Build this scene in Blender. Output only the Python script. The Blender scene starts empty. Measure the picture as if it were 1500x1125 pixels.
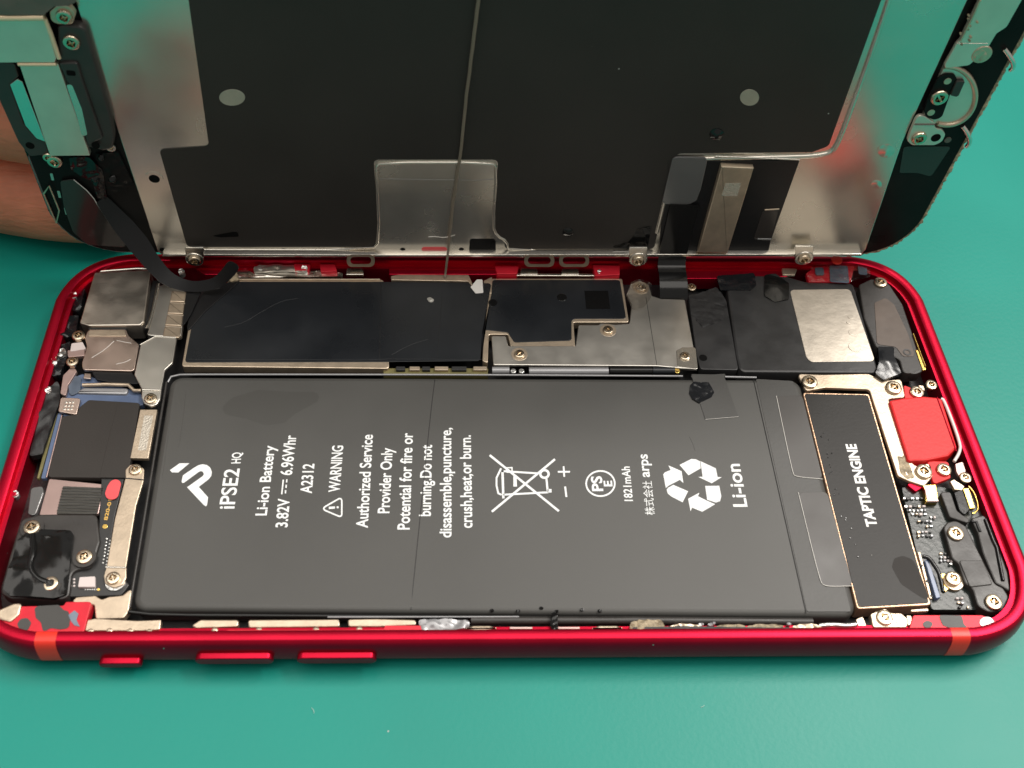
import bpy, bmesh, math, random
from mathutils import Vector, Matrix, Euler, noise
random.seed(7)
sc = bpy.context.scene
S = 0.001                                   # authored in millimetres, built in metres

# ---------------------------------------------------------------- camera
CAM_LOC = Vector((-7.467, -90.542, 134.964))
CAM_ROT = Euler((math.radians(37.192), math.radians(-2.420), math.radians(-2.064)), 'XYZ')
FPX = 1600.0                                # focal length in photo pixels (photo 1500 x 1125)
cd = bpy.data.cameras.new('camera')
cam = bpy.data.objects.new('camera', cd)
sc.collection.objects.link(cam)
cam.location = CAM_LOC * S
cam.rotation_euler = CAM_ROT
cd.sensor_width = 36.0
cd.lens = 36.0 * FPX / 1500.0
cd.clip_start = 0.005
cd.clip_end = 50.0
cd.dof.use_dof = True
cd.dof.focus_distance = 0.166
cd.dof.aperture_fstop = 42.0
sc.camera = cam

# ---------------------------------------------------------------- light: dim workshop room, ceiling panels
world = bpy.data.worlds.new('World')
sc.world = world
world.use_nodes = True
bg = world.node_tree.nodes['Background']
bg.inputs['Color'].default_value = (1.0, 0.96, 0.9, 1)
bg.inputs['Strength'].default_value = 0.3

def area(name, loc, target, size, size_y, power, color):
    l = bpy.data.lights.new(name, 'AREA')
    l.shape = 'RECTANGLE'; l.size = size; l.size_y = size_y
    l.energy = power; l.color = color
    o = bpy.data.objects.new(name, l)
    sc.collection.objects.link(o)
    o.location = loc
    d = Vector(target) - Vector(loc)
    o.rotation_euler = d.to_track_quat('-Z', 'Y').to_euler()
    return o
area('ceiling_panel_lamp', (-0.1, 0.12, 1.9), (-0.1, 0.12, 0), 2.0, 1.8, 25, (1.0, 0.95, 0.88))
area('ceiling_tube_lamp', (0.85, 0.40, 1.5), (0, 0, 0), 1.0, 0.25, 23, (1.0, 0.95, 0.89))

sc.view_settings.view_transform = 'Standard'
sc.view_settings.look = 'None'
sc.view_settings.gamma = 1.0
sc.view_settings.use_curve_mapping = False
sc.view_settings.exposure = 0.15
sc.cycles.use_denoising = True
sc.cycles.max_bounces = 8
sc.cycles.transparent_max_bounces = 16

# ---------------------------------------------------------------- frames: planes of the place
RM = CAM_ROT.to_matrix()
class Frame:
    def __init__(s, o, ex, ey):
        s.o = Vector(o); s.ex = Vector(ex); s.ey = Vector(ey); s.n = s.ex.cross(s.ey)
    def un(s, u, v, off):
        d = RM @ Vector(((u - 750) / FPX, -(v - 562.5) / FPX, -1))
        o = s.o + s.n * off
        q = CAM_LOC + d * (s.n.dot(o - CAM_LOC) / s.n.dot(d)) - o
        return (q.dot(s.ex), q.dot(s.ey))
    def to(s, a, b, off):
        return s.o + s.ex * a + s.ey * b + s.n * off
BASE = Frame((0, 0, 0), (1, 0, 0), (0, 1, 0))
LA = 1.5743
LID = Frame((0, 32.372, 7.0), (1, 0, 0), (0, math.cos(LA), math.sin(LA)))
def Z(ox, oy, k, pts): return [(ox + x / k, oy + y / k) for x, y in pts]

# ---------------------------------------------------------------- materials
MT = {}
def mat(name, col, rough=0.5, metal=0.0, bump=0.0, bscale=2000, var=0.0, vscale=150, dust=0.0, rvar=0.0,
        coat=0.0, stretch=None, spec=0.5, sss=0.0, trans=0.0, alpha=1.0):
    m = bpy.data.materials.new(name); m.use_nodes = True
    nt = m.node_tree; N = nt.nodes; Lk = nt.links
    b = N['Principled BSDF']
    b.inputs['Base Color'].default_value = (*col, 1)
    b.inputs['Roughness'].default_value = rough
    b.inputs['Metallic'].default_value = metal
    b.inputs['Specular IOR Level'].default_value = spec
    b.inputs['Coat Weight'].default_value = coat
    b.inputs['Coat Roughness'].default_value = 0.06
    b.inputs['Transmission Weight'].default_value = trans
    b.inputs['Alpha'].default_value = alpha
    if sss:
        b.inputs['Subsurface Weight'].default_value = sss
        b.inputs['Subsurface Radius'].default_value = (0.004, 0.0015, 0.0008)
        b.inputs['Subsurface Scale'].default_value = 0.6
    tc = N.new('ShaderNodeTexCoord'); co = tc.outputs['Object']
    if stretch:
        mp = N.new('ShaderNodeMapping'); mp.inputs['Scale'].default_value = stretch[:3]
        mp.inputs['Rotation'].default_value = (0, 0, stretch[3] if len(stretch) > 3 else 0)
        Lk.new(co, mp.inputs['Vector']); cs = mp.outputs['Vector']
    else: cs = co
    if bump:
        n = N.new('ShaderNodeTexNoise'); n.inputs['Scale'].default_value = bscale; n.inputs['Detail'].default_value = 3
        Lk.new(cs, n.inputs['Vector'])
        bp = N.new('ShaderNodeBump'); bp.inputs['Strength'].default_value = bump; bp.inputs['Distance'].default_value = 0.0003
        Lk.new(n.outputs['Fac'], bp.inputs['Height']); Lk.new(bp.outputs['Normal'], b.inputs['Normal'])
    out = None
    if var or rvar:
        n2 = N.new('ShaderNodeTexNoise'); n2.inputs['Scale'].default_value = vscale; n2.inputs['Detail'].default_value = 5
        Lk.new(co, n2.inputs['Vector'])
        if var:
            mr = N.new('ShaderNodeMapRange'); mr.inputs[1].default_value = .3; mr.inputs[2].default_value = .7
            mr.inputs[3].default_value = 1 - var; mr.inputs[4].default_value = 1 + var
            Lk.new(n2.outputs['Fac'], mr.inputs[0])
            mx = N.new('ShaderNodeVectorMath'); mx.operation = 'SCALE'; mx.inputs[0].default_value = col
            Lk.new(mr.outputs[0], mx.inputs['Scale']); out = mx.outputs[0]
        if rvar:
            mr = N.new('ShaderNodeMapRange'); mr.inputs[1].default_value = .3; mr.inputs[2].default_value = .7
            mr.inputs[3].default_value = max(.02, rough - rvar); mr.inputs[4].default_value = rough + rvar
            Lk.new(n2.outputs['Fac'], mr.inputs[0]); Lk.new(mr.outputs[0], b.inputs['Roughness'])
    if dust:
        v = N.new('ShaderNodeTexVoronoi'); v.inputs['Scale'].default_value = 260
        Lk.new(co, v.inputs['Vector'])
        lt = N.new('ShaderNodeMath'); lt.operation = 'LESS_THAN'; lt.inputs[1].default_value = 0.028
        Lk.new(v.outputs['Distance'], lt.inputs[0])
        sp = N.new('ShaderNodeSeparateColor'); Lk.new(v.outputs['Color'], sp.inputs[0])
        gt = N.new('ShaderNodeMath'); gt.operation = 'GREATER_THAN'; gt.inputs[1].default_value = 1 - dust
        Lk.new(sp.outputs[0], gt.inputs[0])
        ml = N.new('ShaderNodeMath'); ml.operation = 'MULTIPLY'
        Lk.new(lt.outputs[0], ml.inputs[0]); Lk.new(gt.outputs[0], ml.inputs[1])
        mc = N.new('ShaderNodeMix'); mc.data_type = 'RGBA'
        mc.inputs[6].default_value = (*col, 1); mc.inputs[7].default_value = (.45, .44, .41, 1)
        if out: Lk.new(out, mc.inputs[6])
        Lk.new(ml.outputs[0], mc.inputs[0]); out = mc.outputs[2]
    if out: Lk.new(out, b.inputs['Base Color'])
    MT[name] = m
    return m
mat('mat_rubber', (0.002, 0.245, 0.195), 0.4, bump=0.07, bscale=1500, var=0.05, vscale=25, spec=0.34, rvar=0.04, dust=0.06)
mat('red_anodised', (0.46, 0.004, 0.026), 0.34, metal=0.85, bump=0.05, bscale=6000, var=0.08, vscale=200, dust=0.4)
mat('red_lip', (0.62, 0.012, 0.03), 0.42, metal=0.25, bump=0.05, bscale=4000, var=0.1, vscale=500)
mat('antenna_plastic', (0.72, 0.03, 0.016), 0.4)
mat('red_pad', (0.70, 0.012, 0.014), 0.5, bump=0.1, bscale=2500, var=0.12, vscale=500)
mat('cavity', (0.012, 0.012, 0.013), 0.5, bump=0.3, bscale=900)
mat('steel', (0.66, 0.63, 0.575), 0.34, metal=0.95, bump=0.02, bscale=170, var=0.03, vscale=250, rvar=0.04)
mat('steel_brushed', (0.58, 0.53, 0.46), 0.36, metal=0.95, bump=0.10, bscale=900, stretch=(1, 9, 1, 0.75), var=0.10, vscale=300, rvar=0.08)
mat('steel_bright', (0.78, 0.74, 0.67), 0.26, metal=1, bump=0.05, bscale=700)
mat('bronze_plate', (0.62, 0.49, 0.42), 0.32, metal=1, bump=0.03, bscale=200, var=0.08, vscale=250, rvar=0.07)
mat('champagne', (0.60, 0.49, 0.37), 0.38, metal=0.8, bump=0.07, bscale=2500, var=0.12, vscale=600)
mat('screw_metal', (0.68, 0.57, 0.43), 0.25, metal=1, bump=0.12, bscale=2500)
mat('copper_edge', (0.72, 0.48, 0.32), 0.35, metal=0.8, bump=0.2, bscale=3000, var=0.2, vscale=900)
mat('lid_plate', (0.74, 0.70, 0.62), 0.25, metal=0.92, bump=0.03, bscale=220, var=0.05, vscale=80, rvar=0.06)
mat('satin_plate', (0.74, 0.70, 0.60), 0.40, metal=0.8, bump=0.05, bscale=800, var=0.05, vscale=300)
mat('lit_fold_edge', (0.85, 0.68, 0.46), 0.35, metal=0.25)  # highlight on the folded plate edges put into a paler base colour
mat('oil', (0.014, 0.011, 0.009), 0.3, spec=0.08, bump=0.05, bscale=300)
mat('battery_darker', (0.054, 0.053, 0.049), 0.44)
mat('graphite_sheet', (0.034, 0.030, 0.027), 0.50, spec=0.3, bump=0.05, bscale=3000, var=0.12, vscale=60, dust=0.22, rvar=0.06)
mat('shield_sheet', (0.012, 0.014, 0.017), 0.30, bump=0.1, bscale=110, var=0.2, vscale=90, dust=0.15, rvar=0.08)
mat('battery_skin', (0.062, 0.061, 0.057), 0.46, bump=0.045, bscale=4200, var=0.10, vscale=45, dust=0.05, rvar=0.05)
mat('battery_tape', (0.052, 0.051, 0.048), 0.44, bump=0.05, bscale=2500, var=0.1, vscale=60, rvar=0.05)
mat('tab_film', (0.048, 0.044, 0.041), 0.40, bump=0.03, bscale=300, var=0.1, rvar=0.05)
mat('film_edge', (0.72, 0.70, 0.66), 0.25)
mat('black_plastic', (0.034, 0.031, 0.029), 0.40, bump=0.06, bscale=3000, var=0.15, vscale=300, dust=0.1, rvar=0.08)
mat('black_gloss', (0.008, 0.008, 0.008), 0.14, bump=0.08, bscale=170, spec=0.4)
mat('black_tape', (0.010, 0.011, 0.013), 0.20, bump=0.2, bscale=420)
mat('speaker_case', (0.028, 0.028, 0.029), 0.34, bump=0.07, bscale=900, var=0.2, vscale=200, dust=0.2, rvar=0.08)
mat('speaker_foil', (0.62, 0.56, 0.48), 0.46, metal=0.9, bump=0.14, bscale=900, var=0.1, vscale=400)
mat('motor_face', (0.019, 0.0175, 0.016), 0.40, bump=0.04, bscale=2500, dust=0.2, var=0.1, spec=0.25)
mat('print_white', (0.78, 0.80, 0.80), 0.6, var=0.1, vscale=1800)
mat('print_motor', (0.85, 0.85, 0.84), 0.6)
mat('print_gold', (0.75, 0.45, 0.10), 0.45)
mat('code_patch', (0.004, 0.004, 0.004), 0.8, spec=0.1)
mat('etched_patch', (0.62, 0.57, 0.49), 0.6, metal=0.8, bump=0.6, bscale=3500)
mat('lint_fibre', (0.45, 0.62, 0.56), 0.8)
mat('pcb', (0.007, 0.013, 0.011), 0.32, var=0.3, vscale=400, bump=0.15, bscale=1500)
mat('pcb_blue', (0.10, 0.14, 0.24), 0.28, var=0.15, vscale=250)
mat('blue_film', (0.12, 0.15, 0.20), 0.15, var=0.3, vscale=300)
mat('olive_edge', (0.16, 0.14, 0.05), 0.5, var=0.2, vscale=400)
mat('solder', (0.70, 0.70, 0.68), 0.28, metal=0.9, bump=0.4, bscale=1800)
mat('gold', (0.85, 0.58, 0.16), 0.25, metal=1)
mat('chip', (0.03, 0.03, 0.03), 0.35)
mat('white_part', (0.66, 0.58, 0.56), 0.4)
mat('pink_sticker', (0.80, 0.09, 0.10), 0.45, var=0.06, vscale=600)
mat('pink_plate', (0.50, 0.36, 0.33), 0.36, metal=0.7, var=0.08, vscale=300)
mat('fpc_black', (0.010, 0.010, 0.011), 0.34, bump=0.08, bscale=700, dust=0.05, spec=0.35)
mat('fpc_ribbed', (0.05, 0.047, 0.04), 0.35, bump=0.8, bscale=500, stretch=(0.2, 9, 1))
mat('glass_black', (0.006, 0.007, 0.007), 0.12, coat=0.0, spec=0.3)
mat('lid_frame_black', (0.010, 0.010, 0.010), 0.3, spec=0.1, bump=0.06, bscale=150, var=0.2, rvar=0.06)
mat('glue', (0.36, 0.29, 0.19), 0.5, bump=1.0, bscale=2500, var=0.5, vscale=1200)
mat('smoke_film', (0.035, 0.030, 0.028), 0.16, bump=0.06, bscale=120, rvar=0.05)
mat('grey_film', (0.20, 0.20, 0.20), 0.22, metal=0.5, bump=0.04, bscale=200)
mat('brown_film', (0.13, 0.105, 0.09), 0.22, bump=0.2, bscale=200, var=0.15, vscale=200)
mat('grey_plastic', (0.33, 0.33, 0.34), 0.35, metal=0.4)
mat('white_plastic', (0.75, 0.73, 0.70), 0.4)
mat('thread_fibre', (0.20, 0.165, 0.125), 0.5)
mat('skin', (0.66, 0.22, 0.125), 0.45, bump=0.9, bscale=1100, var=0.14, vscale=160, sss=0.3, stretch=(0.22, 1, 1))
mat('nail', (0.70, 0.36, 0.28), 0.28, sss=0.2)
def film_mat():
    m = bpy.data.materials.new('clear_film'); m.use_nodes = True
    nt = m.node_tree; nt.nodes.clear()
    o = nt.nodes.new('ShaderNodeOutputMaterial'); mx = nt.nodes.new('ShaderNodeMixShader')
    t = nt.nodes.new('ShaderNodeBsdfTransparent'); g = nt.nodes.new('ShaderNodeBsdfGlossy')
    t.inputs[0].default_value = (.94, .93, .92, 1); g.inputs['Roughness'].default_value = .12
    g.inputs[0].default_value = (.9, .9, .9, 1)
    tc = nt.nodes.new('ShaderNodeTexCoord'); n = nt.nodes.new('ShaderNodeTexNoise'); n.inputs['Scale'].default_value = 350
    bp = nt.nodes.new('ShaderNodeBump'); bp.inputs['Strength'].default_value = .6; bp.inputs['Distance'].default_value = .0005
    nt.links.new(tc.outputs['Object'], n.inputs['Vector']); nt.links.new(n.outputs['Fac'], bp.inputs['Height'])
    nt.links.new(bp.outputs[0], g.inputs['Normal'])
    mx.inputs[0].default_value = .10
    nt.links.new(t.outputs[0], mx.inputs[1]); nt.links.new(g.outputs[0], mx.inputs[2]); nt.links.new(mx.outputs[0], o.inputs[0])
    MT['clear_film'] = m
film_mat()

# ---------------------------------------------------------------- builders
def link(o, parent=None, label=None):
    sc.collection.objects.link(o)
    if parent: o.parent = parent
    if label: o['label'] = label
    return o
def thing(name, label, cat):
    o = bpy.data.objects.new(name, None); sc.collection.objects.link(o)
    o.empty_display_size = 0.01; o['label'] = label; o['category'] = cat
    return o
def from_data(name, verts, faces, m, parent=None, label=None, smooth=True, angle=35, caps=0):
    me = bpy.data.meshes.new(name)
    me.from_pydata([tuple(Vector(v) * S) for v in verts], [], faces)
    me.validate(); me.update()
    bm = bmesh.new(); bm.from_mesh(me); bmesh.ops.recalc_face_normals(bm, faces=bm.faces); bm.to_mesh(me); bm.free()
    if smooth:
        for p in me.polygons: p.use_smooth = True
        me.set_sharp_from_angle(angle=math.radians(angle))
        nf = len(me.polygons)
        for p in me.polygons:
            if len(p.vertices) > 4 or p.index >= nf - caps: p.use_smooth = False
    me.materials.append(MT[m])
    o = bpy.data.objects.new(name, me)
    return link(o, parent, label)
def area2(P): return sum(P[i][0] * P[(i + 1) % len(P)][1] - P[(i + 1) % len(P)][0] * P[i][1] for i in range(len(P))) / 2
def rounded(P, r, seg=4):
    if r <= 0: return [Vector(p) for p in P]
    P = [Vector(p) for p in P]; out = []; n = len(P)
    for i in range(n):
        a, p, c = P[i - 1], P[i], P[(i + 1) % n]
        d1 = a - p; d2 = c - p; l1, l2 = d1.length, d2.length
        if l1 < 1e-5 or l2 < 1e-5: continue
        d1 /= l1; d2 /= l2
        ang = math.acos(max(-1, min(1, d1.dot(d2))))
        if ang > 2.9: out.append(p); continue
        t = min(r / math.tan(ang / 2), 0.46 * l1, 0.46 * l2)
        s, e = p + d1 * t, p + d2 * t
        for k in range(seg + 1):
            f = k / seg
            out.append((1 - f) ** 2 * s + 2 * f * (1 - f) * (p * 0.75 + (s + e) * 0.125) + f * f * e if seg > 1 else p)
    return out
def inset(P, d):
    n = len(P); out = []
    for i in range(n):
        a, p, c = P[i - 1], P[i], P[(i + 1) % n]
        e1 = (p - a); e2 = (c - p)
        if e1.length < 1e-7: e1 = e2
        if e2.length < 1e-7: e2 = e1
        e1 = e1.normalized(); e2 = e2.normalized()
        n1 = Vector((-e1.y, e1.x)); n2 = Vector((-e2.y, e2.x))
        m = n1 + n2
        m = m / max(m.dot(m) / 2, 0.5)
        out.append(p + m * d)
    return out
def rings(name, P, prof, m, parent=None, fr=BASE, label=None, cap0=True, cap1=True, angle=35):
    """P: CCW outline in mm; prof: (inset, offset) rings from bottom to top"""
    if area2(P) < 0: P = P[::-1]
    P = [Vector(p) for p in P]; n = len(P); V = []; F = []
    for ins, off in prof:
        for q in (inset(P, ins) if ins else P): V.append(fr.to(q[0], q[1], off))
    for k in range(len(prof) - 1):
        for i in range(n):
            j = (i + 1) % n
            F.append((k * n + i, k * n + j, (k + 1) * n + j, (k + 1) * n + i))
    if cap0: F.append(tuple(range(n))[::-1])
    if cap1: F.append(tuple(range((len(prof) - 1) * n, len(prof) * n)))
    return from_data(name, V, F, m, parent, label, angle=angle, caps=int(cap0) + int(cap1))
def plate(name, pts, top, th, m, parent=None, fr=BASE, r=0.35, bev=0.07, label=None, mm=False, seg=4):
    P = [Vector(p) if mm else Vector(fr.un(p[0], p[1], top)) for p in pts]
    P = rounded(P, r, seg)
    bev = min(bev, th * 0.45)
    prof = [(0, top - th), (0, top - bev), (bev * .3, top - bev * .3), (bev, top)] if bev > 0.02 else [(0, top - th), (0, top)]
    return rings(name, P, prof, m, parent, fr, label)
def ell(u, v, ru, rv, n=24, a0=0): return [(u + ru * math.cos(a0 + 2 * math.pi * i / n), v + rv * math.sin(a0 + 2 * math.pi * i / n)) for i in range(n)]
def tube(name, pts, rad, m, parent=None, n=8, label=None, caps=True):
    """pts: world mm; rad: number or list"""
    pts = [Vector(p) for p in pts]; V = []; F = []; N = len(pts)
    up = None
    for i, p in enumerate(pts):
        t = (pts[min(i + 1, N - 1)] - pts[max(i - 1, 0)]).normalized()
        if up is None: up = Vector((0, 0, 1)) if abs(t.z) < .9 else Vector((1, 0, 0))
        s = t.cross(up).normalized(); up = s.cross(t).normalized()
        r = rad[i] if isinstance(rad, (list, tuple)) else rad
        for k in range(n):
            a = 2 * math.pi * k / n
            V.append(p + (s * math.cos(a) + up * math.sin(a)) * r)
    for i in range(N - 1):
        for k in range(n):
            j = (k + 1) % n
            F.append((i * n + k, i * n + j, (i + 1) * n + j, (i + 1) * n + k))
    if caps: F.append(tuple(range(n))[::-1]); F.append(tuple(range((N - 1) * n, N * n)))
    return from_data(name, V, F, m, parent, label, angle=60)
def smooth_path(P, it=2):
    P = [Vector(p) for p in P]
    for _ in range(it):
        Q = [P[0]]
        for a, b in zip(P, P[1:]): Q += [a * .75 + b * .25, a * .25 + b * .75]
        Q.append(P[-1]); P = Q
    return P
def wire(name, pts, off, rad, m, parent=None, fr=BASE, label=None, it=0, closed=False):
    P = []
    for i, p in enumerate(pts):
        o = off[i] if isinstance(off, (list, tuple)) else off
        a, b = fr.un(p[0], p[1], o); P.append(fr.to(a, b, o))
    if closed: P.append(P[0])
    if it: P = smooth_path(P, it)
    return tube(name, P, rad, m, parent, label=label)
def ribbon(name, C, wvec, th, m, parent=None, label=None):
    """flat cable: centre points C, half-width vector per point (list) and thickness along its normal"""
    V = []; F = []; N = len(C)
    for i in range(N):
        t = (C[min(i + 1, N - 1)] - C[max(i - 1, 0)]).normalized(); w = wvec[i]
        nn = t.cross(w).normalized() * th / 2
        V += [C[i] - w - nn, C[i] + w - nn, C[i] + w + nn, C[i] - w + nn]
    for i in range(N - 1):
        for k in range(4):
            F.append((i * 4 + k, i * 4 + (k + 1) % 4, i * 4 + 4 + (k + 1) % 4, i * 4 + 4 + k))
    F += [(3, 2, 1, 0), (N * 4 - 4, N * 4 - 3, N * 4 - 2, N * 4 - 1)]
    return from_data(name, V, F, m, parent, label, angle=40)
def flat(name, polys, off, m, parent, fr=BASE, label=None, th=0.03):
    """printed or cut shapes lying on a surface; polys in photo pixels"""
    V = []; F = []
    for P in polys:
        q = [Vector(fr.un(p[0], p[1], off)) for p in P]
        if area2(q) < 0: q = q[::-1]
        b = len(V); n = len(q)
        V += [fr.to(p[0], p[1], off) for p in q] + [fr.to(p[0], p[1], off - th) for p in q]
        F.append(tuple(range(b, b + n)))
        for i in range(n): F.append((b + i, b + n + i, b + n + (i + 1) % n, b + (i + 1) % n))
    return from_data(name, V, F, m, parent, label, smooth=False)
def line_poly(P, w, closed=False):
    P = [Vector(p) for p in P]; n = len(P); L = []; R = []
    for i in range(n):
        a = P[i - 1] if (i > 0 or closed) else P[i]
        c = P[(i + 1) % n] if (i < n - 1 or closed) else P[i]
        e1 = (P[i] - a); e2 = (c - P[i])
        if e1.length < 1e-6: e1 = e2
        if e2.length < 1e-6: e2 = e1
        e1 = e1.normalized(); e2 = e2.normalized()
        m = Vector((-e1.y - e2.y, e1.x + e2.x)); m = m / max(m.dot(m) / 2, .4)
        L.append(P[i] + m * w / 2); R.append(P[i] - m * w / 2)
    if not closed: return [L + R[::-1]]
    return [[L[i], L[(i + 1) % n], R[(i + 1) % n], R[i]] for i in range(n)]
CAPH = None
def text(name, body, A, B, cap, off, m, parent, fr=BASE, bold=0.018, label=None):
    """printed line whose baseline runs from pixel A to pixel B; cap = capital height in pixels"""
    global CAPH
    def mesh_of(s):
        c = bpy.data.curves.new('t', 'FONT'); c.body = s; c.dimensions = '2D'; c.fill_mode = 'FRONT'; c.offset = bold; c.resolution_u = 4
        o = bpy.data.objects.new('t', c); sc.collection.objects.link(o)
        dg = bpy.context.evaluated_depsgraph_get(); dg.update()
        me = bpy.data.meshes.new_from_object(o.evaluated_get(dg))
        bpy.data.objects.remove(o); bpy.data.curves.remove(c)
        return me
    if CAPH is None:
        h = mesh_of('H'); CAPH = max(v.co.y for v in h.vertices)
    me = mesh_of(body)
    xs = [v.co.x for v in me.vertices]; x0, x1 = min(xs), max(xs)
    a = Vector(fr.un(*A, off)); b = Vector(fr.un(*B, off))
    e1 = (b - a); Ln = e1.length; e1 /= Ln; e2 = Vector((-e1.y, e1.x))
    mid = ((A[0] + B[0]) / 2, (A[1] + B[1]) / 2)
    q = (Vector(fr.un(mid[0] + 10, mid[1], off)) - Vector(fr.un(*mid, off))).length / 10
    k = cap * q / CAPH
    V = []
    for v in me.vertices:
        p = a + e1 * ((v.co.x - x0) / (x1 - x0) * Ln) + e2 * (v.co.y * k)
        V.append(fr.to(p.x, p.y, off))
    F = [tuple(p.vertices) for p in me.polygons]
    bpy.data.meshes.remove(me)
    o = from_data(name, V, F, m, parent, label, smooth=False)
    return o
def screw_mesh(name, cross=True):
    bm = bmesh.new(); n = 28
    prof = [(1.0, -0.5), (1.0, 0.10), (0.93, 0.22), (0.80, 0.27)]
    rows = [[bm.verts.new((r * math.cos(2 * math.pi * i / n), r * math.sin(2 * math.pi * i / n), z)) for i in range(n)] for r, z in prof]
    for k in range(len(rows) - 1):
        for i in range(n): bm.faces.new((rows[k][i], rows[k][(i + 1) % n], rows[k + 1][(i + 1) % n], rows[k + 1][i]))
    w, l = 0.13, 0.56
    C = [(w, w), (w, l), (-w, l), (-w, w), (-l, w), (-l, -w), (-w, -w), (-w, -l), (w, -l), (w, -w), (l, -w), (l, w)]
    top = [bm.verts.new((x, y, 0.27)) for x, y in C]; bot = [bm.verts.new((x * .8, y * .8, 0.0)) for x, y in C]
    ed = []
    for i in range(12):
        ed.append(bm.edges.new((top[i], top[(i + 1) % 12])))
        bm.faces.new((top[i], bot[i], bot[(i + 1) % 12], top[(i + 1) % 12]))
    bm.faces.new(bot)
    outer = []
    for i in range(n): outer.append(bm.edges.get((rows[-1][i], rows[-1][(i + 1) % n])))
    bmesh.ops.triangle_fill(bm, edges=ed + outer, use_beauty=True, use_dissolve=False)
    # drop a possible lid over the recess
    for f in list(bm.faces):
        if all(v in top for v in f.verts) and len(f.verts) == 3: bm.faces.remove(f)
    bmesh.ops.recalc_face_normals(bm, faces=bm.faces)
    bmesh.ops.scale(bm, vec=(S, S, S), verts=bm.verts)
    me = bpy.data.meshes.new(name); bm.to_mesh(me); bm.free()
    for p in me.polygons: p.use_smooth = True
    me.set_sharp_from_angle(angle=math.radians(30))
    return me
SCREW = {}
def screw(u, v, off, rad_px, parent, m='screw_metal', fr=BASE, label=None, tilt=(0, 0)):
    if m not in SCREW:
        SCREW[m] = screw_mesh('screw'); SCREW[m].materials.append(MT[m])
    o = bpy.data.objects.new('screw', SCREW[m])
    a, b = fr.un(u, v, off)
    q = (Vector(fr.un(u + 10, v, off)) - Vector((a, b))).length / 10
    o.location = fr.to(a, b, off) * S
    R = Matrix((fr.ex, fr.ey, fr.n)).transposed()
    R = R @ Euler((tilt[0], tilt[1], random.uniform(0, 1.5))).to_matrix()
    o.rotation_euler = R.to_euler()
    k = rad_px * q
    o.scale = (k, k, k)
    return link(o, parent, label)
def disc(name, u, v, rp, off, th, m, parent, fr=BASE, label=None, n=24, bev=0.06):
    a, b = fr.un(u, v, off); q = (Vector(fr.un(u + 10, v, off)) - Vector((a, b))).length / 10
    return plate(name, [(a + rp * q * math.cos(2 * math.pi * i / n), b + rp * q * math.sin(2 * math.pi * i / n)) for i in range(n)], off, th, m, parent, fr, 0, bev, label, mm=True)
def ringplate(name, u, v, r1, r0, off, th, m, parent, fr=BASE, label=None, n=28):
    a, b = fr.un(u, v, off); q = (Vector(fr.un(u + 10, v, off)) - Vector((a, b))).length / 10
    V = []; F = []
    for r, o in ((r0, off - th), (r1, off - th), (r1, off), (r0, off)):
        for i in range(n):
            t = 2 * math.pi * i / n; V.append(fr.to(a + r * q * math.cos(t), b + r * q * math.sin(t), o))
    for k in range(4):
        for i in range(n):
            j = (i + 1) % n; k2 = (k + 1) % 4
            F.append((k * n + i, k * n + j, k2 * n + j, k2 * n + i))
    return from_data(name, V, F, m, parent, label)
def blob(name, pts, top, th, m, parent, fr=BASE, amp=0.25, freq=0.5, label=None, seed=0, hump=0.0, r=0.3):
    """uneven, crumpled plate: outline in pixels, surface displaced by noise"""
    P = rounded([Vector(fr.un(p[0], p[1], top)) for p in pts], r, 3)
    if area2(P) < 0: P = P[::-1]
    bm = bmesh.new()
    f = bm.faces.new([bm.verts.new((p.x, p.y, 0)) for p in P])
    bmesh.ops.triangulate(bm, faces=bm.faces[:])
    for _ in range(3):
        big = [e for e in bm.edges if e.calc_length() > 0.55]
        if not big: break
        bmesh.ops.subdivide_edges(bm, edges=big, cuts=1)
        bmesh.ops.triangulate(bm, faces=bm.faces[:])
    bnd = {v for e in bm.edges if len(e.link_faces) == 1 for v in e.verts}
    c = sum((v.co for v in bm.verts), Vector()) / len(bm.verts); R = max((v.co - c).length for v in bm.verts)
    ext = bmesh.ops.extrude_face_region(bm, geom=bm.faces[:])
    new = {g for g in ext['geom'] if isinstance(g, bmesh.types.BMVert)}
    for v in bm.verts:
        if v in new:
            h = noise.noise(Vector((v.co.x * freq + seed * 7.3, v.co.y * freq, seed))) * amp
            h += noise.noise(Vector((v.co.x * freq * 3 + seed, v.co.y * freq * 3, seed))) * amp * .4
            h += hump * max(0, 1 - (v.co - c).length / R)
            v.co.z = top + h
        else: v.co.z = top - th
    for v in bm.verts:
        w = fr.to(v.co.x, v.co.y, v.co.z); v.co = w * S
    bmesh.ops.recalc_face_normals(bm, faces=bm.faces)
    me = bpy.data.meshes.new(name); bm.to_mesh(me); bm.free()
    for p in me.polygons: p.use_smooth = True
    me.set_sharp_from_angle(angle=math.radians(55)); me.materials.append(MT[m])
    return link(bpy.data.objects.new(name, me), parent, label)

# ================================================================ the work mat
P = rounded([(-420, -330), (420, -330), (420, 420), (-420, 420)], 8)
wm = rings('work_mat', P, [(0, -3), (0, -.4), (.4, 0)], 'mat_rubber')
wm['kind'] = 'structure'; wm['label'] = 'teal green rubber work mat under the opened phone'

for k in range(12):
    x = random.uniform(-95, 110); y = random.choice([random.uniform(-62, -38), random.uniform(40, 110)]) if abs(x) < 74 else random.uniform(-55, 100)
    L_ = random.uniform(.15, .5); a_ = random.uniform(0, 3.14)
    o = tube('lint', [(x - L_ * math.cos(a_), y - L_ * math.sin(a_), .05), (x, y, .12), (x + L_ * math.cos(a_ + .5), y + L_ * math.sin(a_ + .5), .05)], .03, 'lint_fibre', wm, n=5)

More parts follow.
